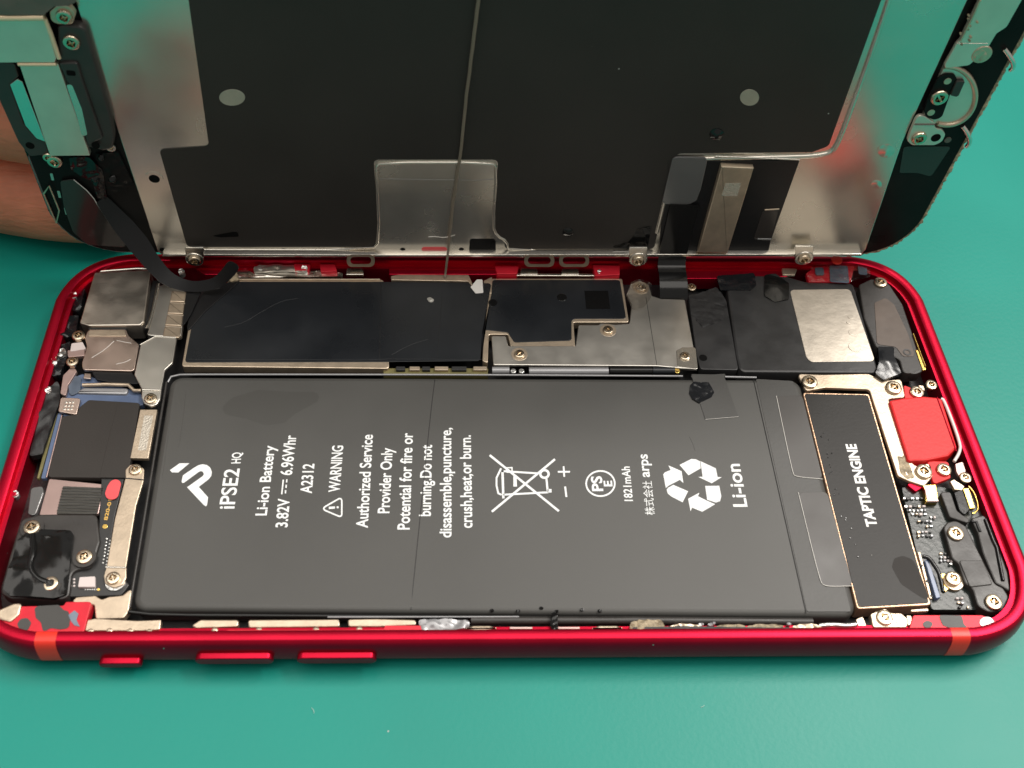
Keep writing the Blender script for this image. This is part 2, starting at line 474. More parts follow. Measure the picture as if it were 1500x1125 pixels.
# ================================================================ the phone body
ph = thing('smartphone', 'opened red phone body lying flat with battery, boards and screws exposed', 'phone')
QUAD = [(-70.0, -33.3), (71.1, -35.0), (68.7, 34.2), (-68.7, 34.2)]
OUT = rounded(QUAD, 10.5, 14)
rings('housing', OUT, [(3.0, 0.15), (1.5, 0.45), (0.55, 1.2), (0.1, 2.2), (0.0, 3.1), (0.12, 4.1), (0.3, 5.1), (0.55, 5.75), (0.85, 6.1),
                       (1.1, 6.18), (2.0, 6.18), (2.25, 6.05), (2.3, 5.2), (3.0, 5.15), (3.1, 1.5)], 'red_anodised', ph,
      label='red anodised metal housing with rounded sides', cap1=False, angle=40)
rings('cavity_floor', inset([Vector(p) for p in OUT], 2.9), [(0, 1.2), (0, 1.55)], 'cavity', ph)
hs = [o for o in ph.children if o.name.startswith('housing')][0]
# side keys and antenna bands on the near long side
def side_part(name, u0, u1, z0, z1, proud, m, lab):
    """rounded key on the near side of the housing between photo columns u0 and u1"""
    def yo(x): return QUAD[0][1] + (QUAD[1][1] - QUAD[0][1]) * (x - QUAD[0][0]) / (QUAD[1][0] - QUAD[0][0])
    x0 = BASE.un(u0, 958, 3)[0]; x1 = BASE.un(u1, 958, 3)[0]
    y = yo((x0 + x1) / 2)
    sl = (QUAD[1][1] - QUAD[0][1]) / (QUAD[1][0] - QUAD[0][0])
    fr = Frame((0, y, 0), Vector((1, sl, 0)).normalized(), (0, 0, 1))
    xm = (x0 + x1) / 2
    fr.o = Vector((xm, y, 0)); w = (x1 - x0) / 2
    P = rounded([(-w, z0), (w, z0), (w, z1), (-w, z1)], (z1 - z0) * .48, 5)
    return rings(name, P, [(0, -1.2), (0, proud - .2), (.06, proud - .06), (.2, proud)], m, hs, fr, lab)
side_part('mute_switch', 146, 209, 1.7, 3.1, 0.75, 'red_anodised', 'small red mute switch')
side_part('volume_button', 288, 402, 2.3, 4.1, 0.62, 'red_anodised', 'red volume button nearer the mute switch')
side_part('volume_button', 436, 552, 2.3, 4.1, 0.62, 'red_anodised', 'red volume button farther from the mute switch')
def band(u, w, lab):
    """antenna band: a strip that follows the housing profile, a hair proud of it"""
    x = BASE.un(u, 935, 5)[0]
    prof = [(1.5, 0.45), (0.55, 1.2), (0.1, 2.2), (0.0, 3.1), (0.12, 4.1), (0.3, 5.1), (0.55, 5.75), (0.85, 6.1), (1.1, 6.18), (2.0, 6.18), (2.25, 6.05)]
    OP = [Vector(p) for p in (OUT if area2(OUT) > 0 else OUT[::-1])]
    V = []; n = 6; F = []
    near = min(p.y for p in OP)
    def edge_pt(xx, ins):
        I = inset(OP, ins); best = None
        for i in range(len(I)):
            a, b = I[i - 1], I[i]
            if (a.x - xx) * (b.x - xx) <= 0 and abs(a.x - b.x) > 1e-6:
                y = a.y + (b.y - a.y) * (xx - a.x) / (b.x - a.x)
                if best is None or y < best: best = y
        return best
    for ins, z in prof:
        for i in range(n + 1):
            xx = x - w / 2 + w * i / n
            V.append((xx, edge_pt(xx, ins - 0.03), z + 0.02))
    m_ = n + 1
    for k in range(len(prof) - 1):
        for i in range(n): F.append((k * m_ + i, k * m_ + i + 1, (k + 1) * m_ + i + 1, (k + 1) * m_ + i))
    return from_data('antenna_band', V, F, 'antenna_plastic', hs, lab)
band(72, 2.6, 'orange red antenna band near the mute switch')
band(1403, 2.4, 'orange red antenna band near the charging end')
# inner red shelves and lips along the near side
plate('corner_shelf', Z(0, 860, 5, [(-60, 250), (150, 140), (470, 135), (478, 108), (670, 106), (610, 335), (430, 345), (150, 375), (0, 330)]), 5.72, 1.6, 'red_lip', hs, r=.3, label='red corner shelf with grey patches at camera end')
for nm, pts in (('grey_patch', [(250, 140), (430, 130), (470, 170), (500, 175), (515, 230), (505, 300), (440, 310), (370, 300), (315, 330), (300, 260), (262, 225)]), ('grey_patch', [(125, 270), (150, 232), (200, 225), (230, 260), (205, 315), (150, 325)])):
    plate(nm, Z(0, 860, 5, pts), 5.78, .05, 'battery_tape', hs, r=.4, bev=0)
flat('adhesive_smear', [Z(0, 860, 5, [(500, 205), (545, 170), (575, 195), (560, 240), (585, 290), (545, 280), (520, 250)])], 5.80, 'blue_film', hs)
plate('corner_shelf', Z(1200, 860, 5, [(690, 205), (1190, 205), (1290, 240), (1320, 290), (1100, 330), (960, 340), (350, 340), (350, 300), (660, 300)]), 5.72, 1.6, 'red_lip', hs, r=.3, label='red corner shelf with dark tape at charging end')
plate('grey_patch', Z(1200, 860, 5, [(875, 205), (1045, 208), (1060, 270), (1090, 300), (1040, 320), (960, 300), (905, 280)]), 5.78, .05, 'battery_tape', hs, r=.3, bev=0)
plate('grey_patch', Z(1200, 860, 5, ell(795, 272, 36, 26, 14)), 5.78, .05, 'battery_tape', hs, r=0, bev=0)
plate('grey_patch', Z(1200, 860, 5, ell(1228, 258, 52, 40, 14)), 5.78, .05, 'grey_film', hs, r=0, bev=0)
plate('lip', [(130, 931), (205, 931), (205, 928), (330, 929), (333, 922), (500, 922), (562, 921), (564, 916), (616, 916), (618, 923), (700, 922), (925, 921), (927, 927), (1270, 926), (1270, 931)], 5.85, .7, 'red_lip', hs, r=.08)
for q in ([(205, 932), (205, 925), (335, 924), (334, 931)], [(925, 930), (927, 919), (1000, 917), (1130, 919), (1268, 921), (1268, 929)]):
    blob('dark_gasket', q, 5.93, .6, 'cavity', hs, amp=.12, freq=1.5, r=.1)

# ---------------------------------------------------------------- battery
P = [BASE.un(u, v, 4.9) for u, v in [(250, 551), (1171, 555), (1257, 903), (193, 894)]]
bt = rings('battery', rounded(P, 1.7, 6), [(.2, 1.6), (0, 2.0), (0, 4.25), (.08, 4.55), (.25, 4.78), (.5, 4.92), (.85, 5.0)], 'battery_skin', ph,
           label='dark grey rechargeable battery pack with white print', angle=50)
plate('end_wrap', [(1107, 555), (1162, 558), (1247, 896), (1182, 896)], 5.045, .06, 'battery_tape', bt, r=.3, bev=.03)
for pts in (Z(1000, 540, 6.25, [(858, 250), (1095, 240), (1285, 1010), (1030, 990), (1005, 950)]), Z(1120, 620, 3.947, [(195, 400), (362, 395), (512, 940), (345, 945), (318, 905)])):
    t = plate('pull_tab', pts, 5.12, .09, 'tab_film', bt, r=.7, bev=.03)
    q = pts[:]
    wire('tab_edge', [q[1], q[0], q[4], q[3], q[2]] if False else [q[0], q[4], q[3], q[2]], 5.12, .045, 'film_edge', t, it=2)
plate('tape', Z(1000, 540, 6.25, [(80, 50), (375, 55), (510, 440), (208, 465), (100, 130)]), 5.10, .07, 'battery_tape', bt, r=.1, bev=0)
wire('tape_edge', Z(1000, 540, 6.25, [(208, 465), (510, 440)]), 5.10, .03, 'film_edge', bt)
blob('burnt_patch', Z(1000, 540, 6.25, [(70, 150), (100, 120), (240, 125), (290, 215), (265, 260), (215, 285), (150, 315), (90, 280), (60, 225)]), 5.16, .09, 'black_tape', bt, amp=.12, freq=1.2, r=.1)
plate('dark_patch', Z(0, 500, 2, [(648, 195), (680, 165), (755, 142), (850, 148), (930, 148), (938, 172), (890, 198), (862, 214), (835, 238), (780, 246), (722, 226), (660, 214)]), 5.008, .02, 'battery_darker', bt, r=1.0, bev=0)  # irregular patch slightly darker than the battery skin
wire('seam_line', [(1104, 556), (1181, 898)], 5.06, .05, 'cavity', bt)
wire('edge_strip', [(246, 560), (252, 549), (300, 548.5), (700, 549), (1000, 551)], [4.7, 4.9, 5.0, 5.0, 5.0], .16, 'grey_plastic', bt, it=1)
wire('edge_strip', [(1062, 552), (1108, 553)], 5.05, .16, 'grey_plastic', bt)
wire('edge_strip', [(244, 560), (190, 890)], 4.6, .2, 'black_plastic', bt)
wire('edge_strip', [(188, 896), (230, 901), (420, 902), (1000, 906), (1180, 908)], 4.7, .28, 'black_gloss', bt, it=1)
wire('edge_strip', [(480, 904), (760, 903.5)], 5.05, .12, 'grey_plastic', bt)
wire('edge_strip', [(690, 909), (940, 909), (1190, 911)], 4.6, .55, 'black_plastic', bt)
for a, b in (((272, 575), (262, 655)), ((250, 600), (238, 700)), ((1120, 600), (1165, 800)), ((1010, 640), (1018, 660))):
    wire('wrap_crease', [a, ((a[0] + b[0]) / 2 + 1.2, (a[1] + b[1]) / 2), b], 4.985, .045, 'battery_skin', bt, it=1)
wire('long_crease', [(637, 556), (630, 612), (617, 742), (606, 850), (602, 893)], [4.985, 4.99, 4.99, 4.99, 4.93], .055, 'cavity', bt, it=2)
# print
PZ = 5.016
def bt_text(nm, s, a, b, cap): return text(nm, s, Z(220, 600, 3, [a])[0], Z(220, 600, 3, [b])[0], cap, PZ, 'print_white', bt)
z1 = lambda p: Z(240, 660, 12.5, p)
flat('logo_bar', [z1([(110, 358), (290, 232), (468, 232), (265, 400), (150, 400)])], PZ, 'print_white', bt)
flat('logo_hook', [z1([(348, 455), (560, 310), (640, 265), (715, 250), (790, 265), (850, 315), (880, 390), (868, 465), (820, 525), (640, 665), (810, 855), (790, 1000), (770, 1020), (730, 995), (425, 672),
                       (715, 465), (733, 430), (715, 390), (680, 375), (640, 390), (365, 592), (335, 590), (325, 565)])], PZ, 'print_white', bt)
text('model_print', 'iPSE2', z1([(1285, 1065)])[0], z1([(1388, 330)])[0], 22, PZ, 'print_white', bt, bold=.014)
text('model_print', 'HQ', z1([(1402, 232)])[0], z1([(1422, 32)])[0], 13.5, PZ, 'print_white', bt)
bt_text('chemistry_print', 'Li-ion Battery', (511, 465), (548, 158), 16)
bt_text('voltage_print', '3.82V', (602, 517), (613, 390), 17)
bt_text('energy_print', '6.96Whr', (622, 288), (642, 113), 17)
flat('current_symbol', [Z(220, 600, 3, line_poly([(578, 372), (585, 308)], 6)[0])] + [Z(220, 600, 3, line_poly([(594 + k * 2.6, 368 - k * 24), (595.5 + k * 2.6, 354 - k * 24)], 6)[0]) for k in range(3)], PZ, 'print_white', bt)
bt_text('code_print', 'A2312', (709, 368), (721, 238), 16.5)
tri = rounded(Z(220, 600, 3, [(752, 436), (842, 384), (842, 474)]), 3.2, 4)
flat('warning_triangle', line_poly(tri, 2.2, True), PZ, 'print_white', bt)
flat('warning_mark', [Z(220, 600, 3, line_poly([(785, 432), (812, 430)], 10)[0]), Z(220, 600, 3, ell(824, 429, 5, 5, 10))], PZ, 'print_white', bt)
bt_text('warning_print', 'WARNING', (832, 362), (848, 158), 16)
bt_text('notice_print', 'Authorized Service', (955, 520), (978, 110), 16.5)
bt_text('notice_print', 'Provider Only', (1050, 455), (1065, 168), 16.5)
bt_text('notice_print', 'Potential for fire or', (1139, 527), (1154, 103), 17)
bt_text('notice_print', 'burning.Do not', (1232, 468), (1238, 155), 16.5)
bt_text('notice_print', 'disassemble,puncture,', (1323, 562), (1322, 80), 16.5)
bt_text('notice_print', 'crush,heat,or burn.', (1415, 520), (1408, 112), 16.5)
zb = lambda p: Z(710, 650, 7.5, p)
flat('bin_symbol', [zb(line_poly([(180, 300), (580, 325)], 20)[0]), zb(line_poly([(205, 560), (700, 533)], 20)[0]), zb(line_poly([(195, 290), (205, 600)], 26)[0]), zb(line_poly([(678, 380), (692, 520)], 22)[0]),
                    zb([(690, 497), (735, 497), (735, 535), (690, 537)]), zb([(315, 345), (350, 345), (355, 470), (315, 470)])], PZ, 'print_white', bt)
flat('bin_lid', line_poly(zb([(180, 270), (130, 375), (130, 460), (150, 545), (185, 560)]), 2.6), PZ + .004, 'print_white', bt)
flat('bin_lid', line_poly(zb([(235, 265), (300, 262), (300, 312), (245, 312)]), 1.8, True), PZ + .008, 'print_white', bt)
flat('bin_wheel', line_poly(zb(ell(657, 332, 46, 42, 20)), 3.4, True), PZ + .008, 'print_white', bt)
flat('crossing_bar', line_poly(zb([(55, 125), (815, 740)]), 3.2), PZ + .012, 'print_white', bt)
flat('crossing_bar', line_poly(zb([(772, 170), (78, 747)]), 3.2), PZ + .016, 'print_white', bt)
flat('plus_sign', [zb(line_poly([(803, 308), (937, 308)], 19)[0])], PZ, 'print_white', bt)
flat('plus_sign', [zb(line_poly([(867, 247), (874, 363)], 19)[0])], PZ + .004, 'print_white', bt)
flat('minus_sign', [zb(line_poly([(884, 470), (898, 585)], 21)[0])], PZ, 'print_white', bt)
flat('certification_ring', line_poly(zb(ell(1272, 437, 157, 138, 40)), 2.4, True), PZ, 'print_white', bt)
text('certification_print', 'PS', zb([(1300, 520)])[0], zb([(1282, 355)])[0], 15.5, PZ, 'print_white', bt, bold=.026)
text('certification_print', 'E', zb([(1402, 468)])[0], zb([(1395, 405)])[0], 12, PZ, 'print_white', bt, bold=.026)
zr = lambda p: Z(680, 600, 3, p)
text('capacity_print', '1821mAh', zr([(741, 402)])[0], zr([(726, 250)])[0], 12, PZ, 'print_white', bt)
zc = lambda p: Z(930, 650, 8.333, p)
text('maker_print', '株式会社', zc([(238, 870)])[0], zc([(198, 455)])[0], 11, PZ, 'print_white', bt, bold=.0)
text('maker_print', 'arps', zc([(182, 408)])[0], zc([(150, 128)])[0], 14.5, PZ, 'print_white', bt)
for pts in ([(545, 258), (690, 185), (745, 190), (795, 215), (803, 300), (655, 385)], [(800, 213), (988, 300), (1010, 405), (1060, 408), (937, 482), (775, 405), (828, 403)],
            [(858, 515), (1030, 513), (1055, 640), (1040, 700), (990, 718), (883, 684)], [(980, 738), (822, 830), (700, 780), (680, 822), (650, 672), (788, 597), (770, 640), (880, 695)],
            [(650, 580), (582, 715), (440, 640), (400, 605), (388, 560), (408, 535), (470, 502)], [(378, 540), (347, 375), (365, 350), (435, 320), (410, 265), (570, 335), (592, 480), (550, 440), (415, 510)]):
    flat('recycling_arrow', [zc(pts)], PZ, 'print_white', bt)
text('chemistry_print', 'Li-ion', zc([(1372, 770)])[0], zc([(1275, 245)])[0], 20, PZ, 'print_white', bt)

# ---------------------------------------------------------------- vibration motor
tm = plate('vibration_motor', [(1176, 575), (1273, 577), (1364, 886), (1256, 892)], 4.95, 2.6, 'copper_edge', ph, r=.35, bev=.1, label='oblong vibration motor with black face and copper edge')
plate('face', [(1178.5, 576.5), (1271.3, 578.4), (1361.2, 883.5), (1257.5, 889.5)], 5.02, .1, 'motor_face', tm, r=.35, bev=.04)
text('print', 'TAPTIC ENGINE', Z(1120, 620, 3.947, [(652, 598)])[0], Z(1120, 620, 3.947, [(526, 120)])[0], 15, 5.036, 'print_motor', tm, bold=.035)
plate('oil_spot', Z(1120, 620, 3.947, [(735, 830), (750, 780), (800, 765), (860, 790), (905, 880), (950, 1010), (930, 1020), (880, 990), (790, 930)]), 5.034, .02, 'oil', tm, r=.8, bev=0)
for k in range(46):
    f = random.random(); x = 330 + (560 - 330) * f + random.gauss(0, 10) * (0.5 + f); y = 60 + (860 - 60) * f + random.gauss(0, 25)
    if k % 2 == 0: disc('droplet', 1120 + x / 3.947, 620 + y / 3.947, random.uniform(.6, 1.5), 5.10, .1, 'black_gloss', tm, n=8, bev=.05)
for i, (u, v) in enumerate(Z(1320, 690, 5.357, [(160, 740), (205, 865), (238, 980)])):
    disc('rivet', u, v, 2.4, 4.98, .3, 'cavity', tm, n=10)
# ---------------------------------------------------------------- logic board under black heat sheets (far side)
lb = plate('board_shield', Z(240, 380, 3, [(78, 470), (118, 240), (290, 90), (960, 88), (975, 108), (990, 480)]), 4.85, 1.5, 'champagne', ph, r=.4, bev=.12, label='metal board shield covered by black heat sheet')
plate('folded_flap', Z(240, 380, 3, [(95, 330), (110, 250), (180, 135), (330, 84), (330, 100), (180, 230)]), 5.1, .25, 'fpc_black', lb, r=.6, bev=.08)
plate('heat_sheet', Z(240, 380, 3, [(92, 452), (132, 235), (300, 98), (958, 98), (1440, 104), (1400, 315), (1390, 445), (960, 450)]), 4.93, .12, 'shield_sheet', lb, r=.5, bev=.04)
sh2 = plate('board_shield', Z(680, 380, 3.75, [(100, 555), (105, 430), (146, 105), (868, 105), (905, 345), (600, 345), (610, 480), (255, 480), (240, 412), (135, 412), (130, 572)]), 4.85, 1.5, 'champagne', ph, r=.3, bev=.1, label='stepped metal shield with black sheet and coded square')
plate('heat_sheet', Z(680, 380, 3.75, [(98, 540), (100, 420), (150, 185), (155, 112), (855, 112), (890, 325), (610, 325), (590, 335), (590, 445), (275, 455), (240, 400), (135, 388), (108, 388)]), 4.95, .14, 'shield_sheet', sh2, r=.45, bev=.04)
plate('code_patch', Z(680, 380, 3.75, [(660, 172), (790, 172), (802, 272), (670, 272)]), 4.97, .02, 'code_patch', sh2, r=0, bev=0)
disc('dimple', 823, 435.5, 7.5, 4.98, .1, 'black_gloss', sh2, bev=.09)
disc('dimple', 722, 443, 6.5, 4.965, .05, 'code_patch', sh2, bev=.0)
wire('sheet_seam', [(648, 430), (640, 528)], 4.915, .04, 'cavity', lb)
wire('sheet_seam', [(558, 413), (556, 530)], 4.94, .05, 'cavity', lb)
wire('sheet_seam', [(719, 445), (717, 482)], 4.955, .04, 'cavity', sh2)
wire('sheet_fold', Z(240, 380, 3, [(105, 440), (440, 440), (850, 443), (1000, 438), (1395, 440)]), 4.95, .07, 'shield_sheet', lb)
for pts in (Z(240, 380, 3, [(265, 298), (350, 280), (420, 235), (520, 180), (590, 172)]), Z(240, 380, 3, [(1000, 420), (1080, 375), (1160, 352)])):
    wire('crease', pts, 4.93, .06, 'shield_sheet', lb, it=2)
wire('shield_lip', Z(240, 380, 3, [(300, 88), (950, 88)]), 4.95, .12, 'champagne', lb)
blob('bright_chip', [(624, 437), (631, 435), (637, 440), (630, 444)], 5.05, .1, 'solder', lb, amp=.1, freq=2)
plate('light_bar', Z(480, 340, 5.357, [(495, 345), (560, 332), (1105, 335), (1130, 385), (1140, 430), (1100, 385), (500, 375)]), 5.05, .6, 'champagne', ph, r=.1, label='off white bar behind the black heat sheet')
clip = plate('latch', Z(480, 340, 5.357, [(1170, 370), (1215, 370), (1222, 475), (1160, 480), (1120, 430)]), 5.0, .5, 'white_plastic', ph, r=.15)
plate('latch_frame', Z(480, 340, 5.357, [(1225, 380), (1290, 350), (1290, 480), (1225, 482)]), 4.9, .5, 'champagne', clip, r=.1)
# far rim spring clips and metal strip
rim = blob('spring_strip', Z(180, 340, 5, [(830, 290), (900, 270), (960, 305), (1100, 290), (1200, 288), (1330, 305), (1450, 285), (1610, 300), (1610, 325), (830, 330)]), 5.0, .5, 'steel_bright', ph, amp=.15, freq=.7, label='bent metal spring strip along far rim', r=.2)
blob('spring_clip', Z(180, 340, 5, [(955, 255), (1060, 238), (1250, 240), (1350, 258), (1330, 295), (1250, 280), (1060, 282), (960, 292)]), 5.5, .4, 'steel', rim, amp=.2, freq=.8, r=.3)
for u, v in Z(180, 340, 5, [(430, 290), (1005, 258), (1330, 268)]) + [(880, 398)]: blob('solder_bead', ell(u, v, 5, 4, 8), 5.6, .8, 'solder', rim, amp=.3, freq=1.2, seed=u)
plate('spring_rail', [(735, 399), (775, 400), (850, 400), (880, 401), (880, 404), (735, 403.5)], 5.1, .4, 'steel_bright', rim, r=.1)
for u in (520, 775, 835): plate('clip_tongue', [(u - 12, 392), (u + 12, 392), (u + 13, 402), (u - 13, 402)], 5.3, .5, 'steel_bright', rim, r=.1)
blob('glue_lump', [(325, 400), (345, 392), (350, 410), (338, 412)], 5.4, .8, 'glue', rim, amp=.3, freq=1)
for q in ([(430, 386), (455, 387), (452, 396), (432, 396)], [(468, 387), (490, 387), (494, 397), (470, 398)], [(725, 390), (760, 390), (757, 401), (728, 401)], [(868, 388), (908, 389), (908, 402), (872, 404)]):
    plate('red_block', q, 5.6, 2.5, 'red_lip', hs, r=.15)
plate('far_shelf', [(570, 386), (752, 386), (748, 402), (570, 402)], 5.05, 2.5, 'red_anodised', hs, r=.1, label='flat red shelf along the far inner wall')
plate('far_shelf', [(990, 388), (1150, 384), (1155, 405), (1050, 408), (1000, 408)], 5.0, 2.5, 'red_anodised', hs, r=.3)
plate('far_shelf', [(270, 384), (430, 386), (420, 402), (300, 402)], 4.9, 2.5, 'red_anodised', hs, r=.3)

# ---------------------------------------------------------------- cover plate over connectors
zi = lambda p: Z(680, 380, 3.75, p)
cp = plate('connector_cover', zi([(150, 420), (228, 420), (243, 475), (612, 475), (628, 360), (738, 360), (750, 350), (830, 358), (908, 352), (920, 250), (892, 190), (915, 135), (965, 115), (1015, 140), (1030, 200), (1080, 216), (1212, 220), (1282, 605), (1060, 585), (160, 578)]), 5.15, .45, 'steel', ph, r=.25, bev=.1, label='stepped bright steel connector cover with four screws')
for u, v in ((303, 520), (790, 388), (1212, 532), (970, 155)):
    disc('screw_seat', 680 + u / 3.75, 380 + v / 3.75, 12, 5.19, .06, 'champagne', cp)
    screw(680 + u / 3.75, 380 + v / 3.75, 5.3, 7.5, cp)
wire('bend_line', zi([(998, 205), (1058, 580)]), 5.155, .04, 'cavity', cp)
plate('raised_corner', zi([(1165, 500), (1200, 482), (1270, 482), (1284, 604), (1170, 590)]), 5.22, .1, 'steel_bright', cp, r=.3)
plate('clear_tape', zi([(895, 210), (915, 125), (965, 108), (1030, 130), (1025, 210), (990, 260), (920, 280)]), 5.62, .04, 'clear_film', cp, r=.5, bev=0)
cc = tube('silver_tube', [BASE.to(*BASE.un(u, 544, 4.6), 4.6) for u in (775, 800, 850, 891)], .62, 'grey_plastic', ph, n=14, label='short silver tube below the connector cover')
tube('silver_tube', [BASE.to(*BASE.un(u, 543, 4.6), 4.6) for u in (721, 746)], .6, 'grey_plastic', cc, n=14)
tube('black_sleeve', [BASE.to(*BASE.un(u, 543, 4.6), 4.6) for u in (893, 920, 955)], .65, 'black_gloss', cc, n=12)
tube('black_sleeve', [BASE.to(*BASE.un(u, 543, 4.6), 4.6) for u in (956, 988)], .6, 'shield_sheet', cc, n=12)
for u in (752, 764, 992): disc('solder_pad', u, 543, 4, 4.8, .5, 'solder' if u < 900 else 'gold', cc)
pb = plate('board_edge', Z(240, 380, 3, [(965, 478), (1425, 478), (1425, 505), (965, 502)]), 4.2, 1.2, 'olive_edge', ph, r=.1, label='olive circuit board edge with small parts beside the battery')
for k, (x0, x1) in enumerate(((1020, 1060), (1080, 1125), (1135, 1170), (1190, 1250), (1265, 1330), (1360, 1420))):
    plate('component', Z(240, 380, 3, [(x0, 470), (x1, 470), (x1, 486), (x0, 486)]), 4.7, .6, 'champagne' if k % 2 else 'chip', pb, r=.05, bev=.05)

# ---------------------------------------------------------------- loudspeaker
ze = lambda p: Z(1120, 370, 3.947, p)
sp = plate('loudspeaker', [(1062, 402), (1150, 404), (1180, 412), (1250, 414), (1288, 546), (1084, 545), (1078, 520)], 5.1, 2.8, 'speaker_case', ph, r=.9, bev=.35, label='black loudspeaker box with silver foil window')
plate('foil_window', ze([(145, 215), (495, 210), (640, 628), (265, 632), (240, 600)]), 5.17, .1, 'speaker_foil', sp, r=.7, bev=.05)
for u, v, r in ((1252, 508, 9), (1249, 487, 6), (1246, 464, 4), (1243, 472, 3)): disc('foil_bubble', u, v, r, 5.24, .08, 'speaker_foil', sp, bev=.07)
blob('black_tape', [(1050, 404), (1105, 400), (1108, 418), (1100, 425), (1055, 425)], 5.2, .2, 'black_tape', sp, amp=.15, freq=.8)
blob('black_tape', ze([(0, 130), (60, 120), (140, 180), (140, 270), (60, 285), (0, 250)]) , 5.25, .3, 'black_gloss', sp, amp=.10, freq=.35, hump=.6, seed=3)
sp2 = plate('antenna_flex', [(1008, 432), (1055, 425), (1064, 440), (1082, 542), (1026, 541), (1020, 520)], 4.85, 1.5, 'speaker_case', ph, r=.5, bev=.12, label='flat black flex block beside the loudspeaker')
disc('dimple', 1030, 524, 6, 4.87, .05, 'code_patch', sp2)
blob('soot_patch', [(1010, 435), (1050, 420), (1066, 450), (1055, 470), (1030, 480), (1012, 460)], 4.9, .06, 'cavity', sp2, amp=.12, freq=1.5)
screw(1013, 421, 4.9, 7, sp2)
plate('tape_wrap', zi([(1245, 640), (1430, 628), (1440, 645), (1255, 655)]), 5.06, .1, 'battery_tape', sp2, r=.05, bev=0)

# ---------------------------------------------------------------- far right corner: antenna bracket, tape, screws
ab = plate('antenna_bracket', ze([(545, 185), (620, 150), (720, 180), (800, 300), (860, 480), (920, 690), (800, 700), (780, 620), (640, 540), (575, 380)]), 5.25, 2.2, 'black_plastic', ph, r=.7, bev=.2, label='black corner antenna bracket with glossy brown film')
plate('glossy_film', ze([(635, 290), (700, 260), (750, 300), (830, 470), (870, 600), (800, 600), (760, 545), (650, 530)]), 5.33, .08, 'brown_film', ab, r=.5, bev=.03)
ringplate('rivet', 1120 + 825 / 3.947, 370 + 575 / 3.947, 6, 3.5, 5.4, .1, 'black_plastic', ab)
disc('boss', 1120 + 850 / 3.947, 370 + 650 / 3.947, 16, 5.2, 1.2, 'black_plastic', ab, bev=.2)
plate('gold_contact', ze([(872, 560), (895, 565), (935, 675), (915, 680)]), 5.4, .5, 'gold', ab, r=.05)
wire('gold_contact', ze([(860, 470), (900, 580), (930, 660)]), 5.5, .12, 'gold', ab)
screw(1290, 414, 5.45, 9.2, ab)
blob('loop_tape', ze([(655, 545), (750, 545), (745, 600), (790, 700), (690, 735), (640, 700), (660, 640)]), 5.5, .6, 'black_tape', ab, amp=.10, freq=.4, hump=.45)
ct = blob('clear_tape', ze([(240, 110), (290, 70), (610, 60), (610, 140), (500, 165), (255, 170)]), 5.75, .05, 'clear_film', ph, amp=.15, freq=.8, label='crinkled clear tape on the far rim')
blob('dark_print', ze([(290, 85), (340, 85), (345, 130), (295, 130)]), 5.62, .05, 'blue_film', ct, amp=.08, freq=1)
blob('dark_print', ze([(375, 75), (480, 75), (490, 175), (380, 170)]), 5.62, .05, 'blue_film', ct, amp=.1, freq=1, seed=2)
blob('dark_print', ze([(540, 70), (590, 75), (595, 130), (545, 125)]), 5.62, .05, 'blue_film', ct, amp=.08, freq=1, seed=4)
plate('tape_backing', ze([(240, 120), (290, 80), (520, 75), (500, 165), (255, 168)]), 5.4, .8, 'red_lip', ct, r=.2)
plate('contact_pad', ze([(100, 90), (190, 92), (175, 130), (105, 128)]), 5.3, .4, 'champagne', ct, r=.15)
disc('rim_dot', 1226, 380, 8, 6.3, .3, 'antenna_plastic', hs)

# ---------------------------------------------------------------- charging end bracket, red cover, board
zg = lambda p: Z(1300, 540, 6.25, p)
br = plate('motor_bracket', ze([(190, 700), (330, 705), (600, 700), (690, 740), (790, 730), (815, 835), (715, 845), (830, 1180), (870, 1235), (960, 1215), (975, 1290), (925, 1350), (835, 1320), (770, 1290), (605, 790), (350, 780), (240, 800)]), 4.9, .5, 'champagne', ph, r=.45, bev=.12, label='angled champagne metal bracket around the vibration motor')
screw(1186, 559.5, 5.05, 11.5, br); screw(1309, 568, 5.1, 11.5, br); screw(1353, 691, 5.1, 12, br)
blob('glue_residue', zg([(90, 780), (170, 800), (250, 1000), (180, 1010), (120, 960)]), 4.95, .1, 'glue', br, amp=.15, freq=2)
rc = plate('connector_cover', zg([(15, 290), (150, 265), (330, 250), (460, 262), (500, 275), (640, 720), (560, 800), (360, 840), (190, 845)]), 5.45, 2.2, 'red_pad', ph, r=.35, bev=.3, label='bright red connector cover at the charging end')
wire('groove', zg([(455, 265), (630, 755)]), 5.47, .1, 'red_anodised', rc)
wire('white_edge', zg([(490, 275), (520, 290), (670, 690), (660, 770), (610, 850)]), 5.42, .24, 'white_plastic', rc, it=2)
plate('flange', zg([(150, 150), (215, 175), (240, 270), (160, 275)]), 5.0, .6, 'red_pad', rc, r=.2)
plate('flange', zg([(360, 845), (560, 850), (580, 1000), (420, 1060), (400, 960)]), 4.9, .6, 'red_pad', rc, r=.4)
plate('flange', zg([(180, 1060), (240, 1030), (330, 1080), (260, 1125)]), 4.5, .8, 'red_anodised', rc, r=.2)
screw(1343, 574.5, 5.15, 10, rc); screw(1382.5, 688, 5.1, 10.5, rc)
sc1 = screw(1364, 564, 5.0, 8.5, rc); screw(1414, 700, 4.9, 9, rc)
plate('contact', zg([(285, 150), (330, 155), (345, 200), (300, 195)]), 5.2, .6, 'champagne', rc, r=.1)
plate('contact', zg([(620, 870), (690, 850), (720, 940), (660, 990), (630, 940)]), 4.9, .5, 'pink_plate', rc, r=.2)
zh_ = lambda p: Z(1320, 690, 5.357, p)
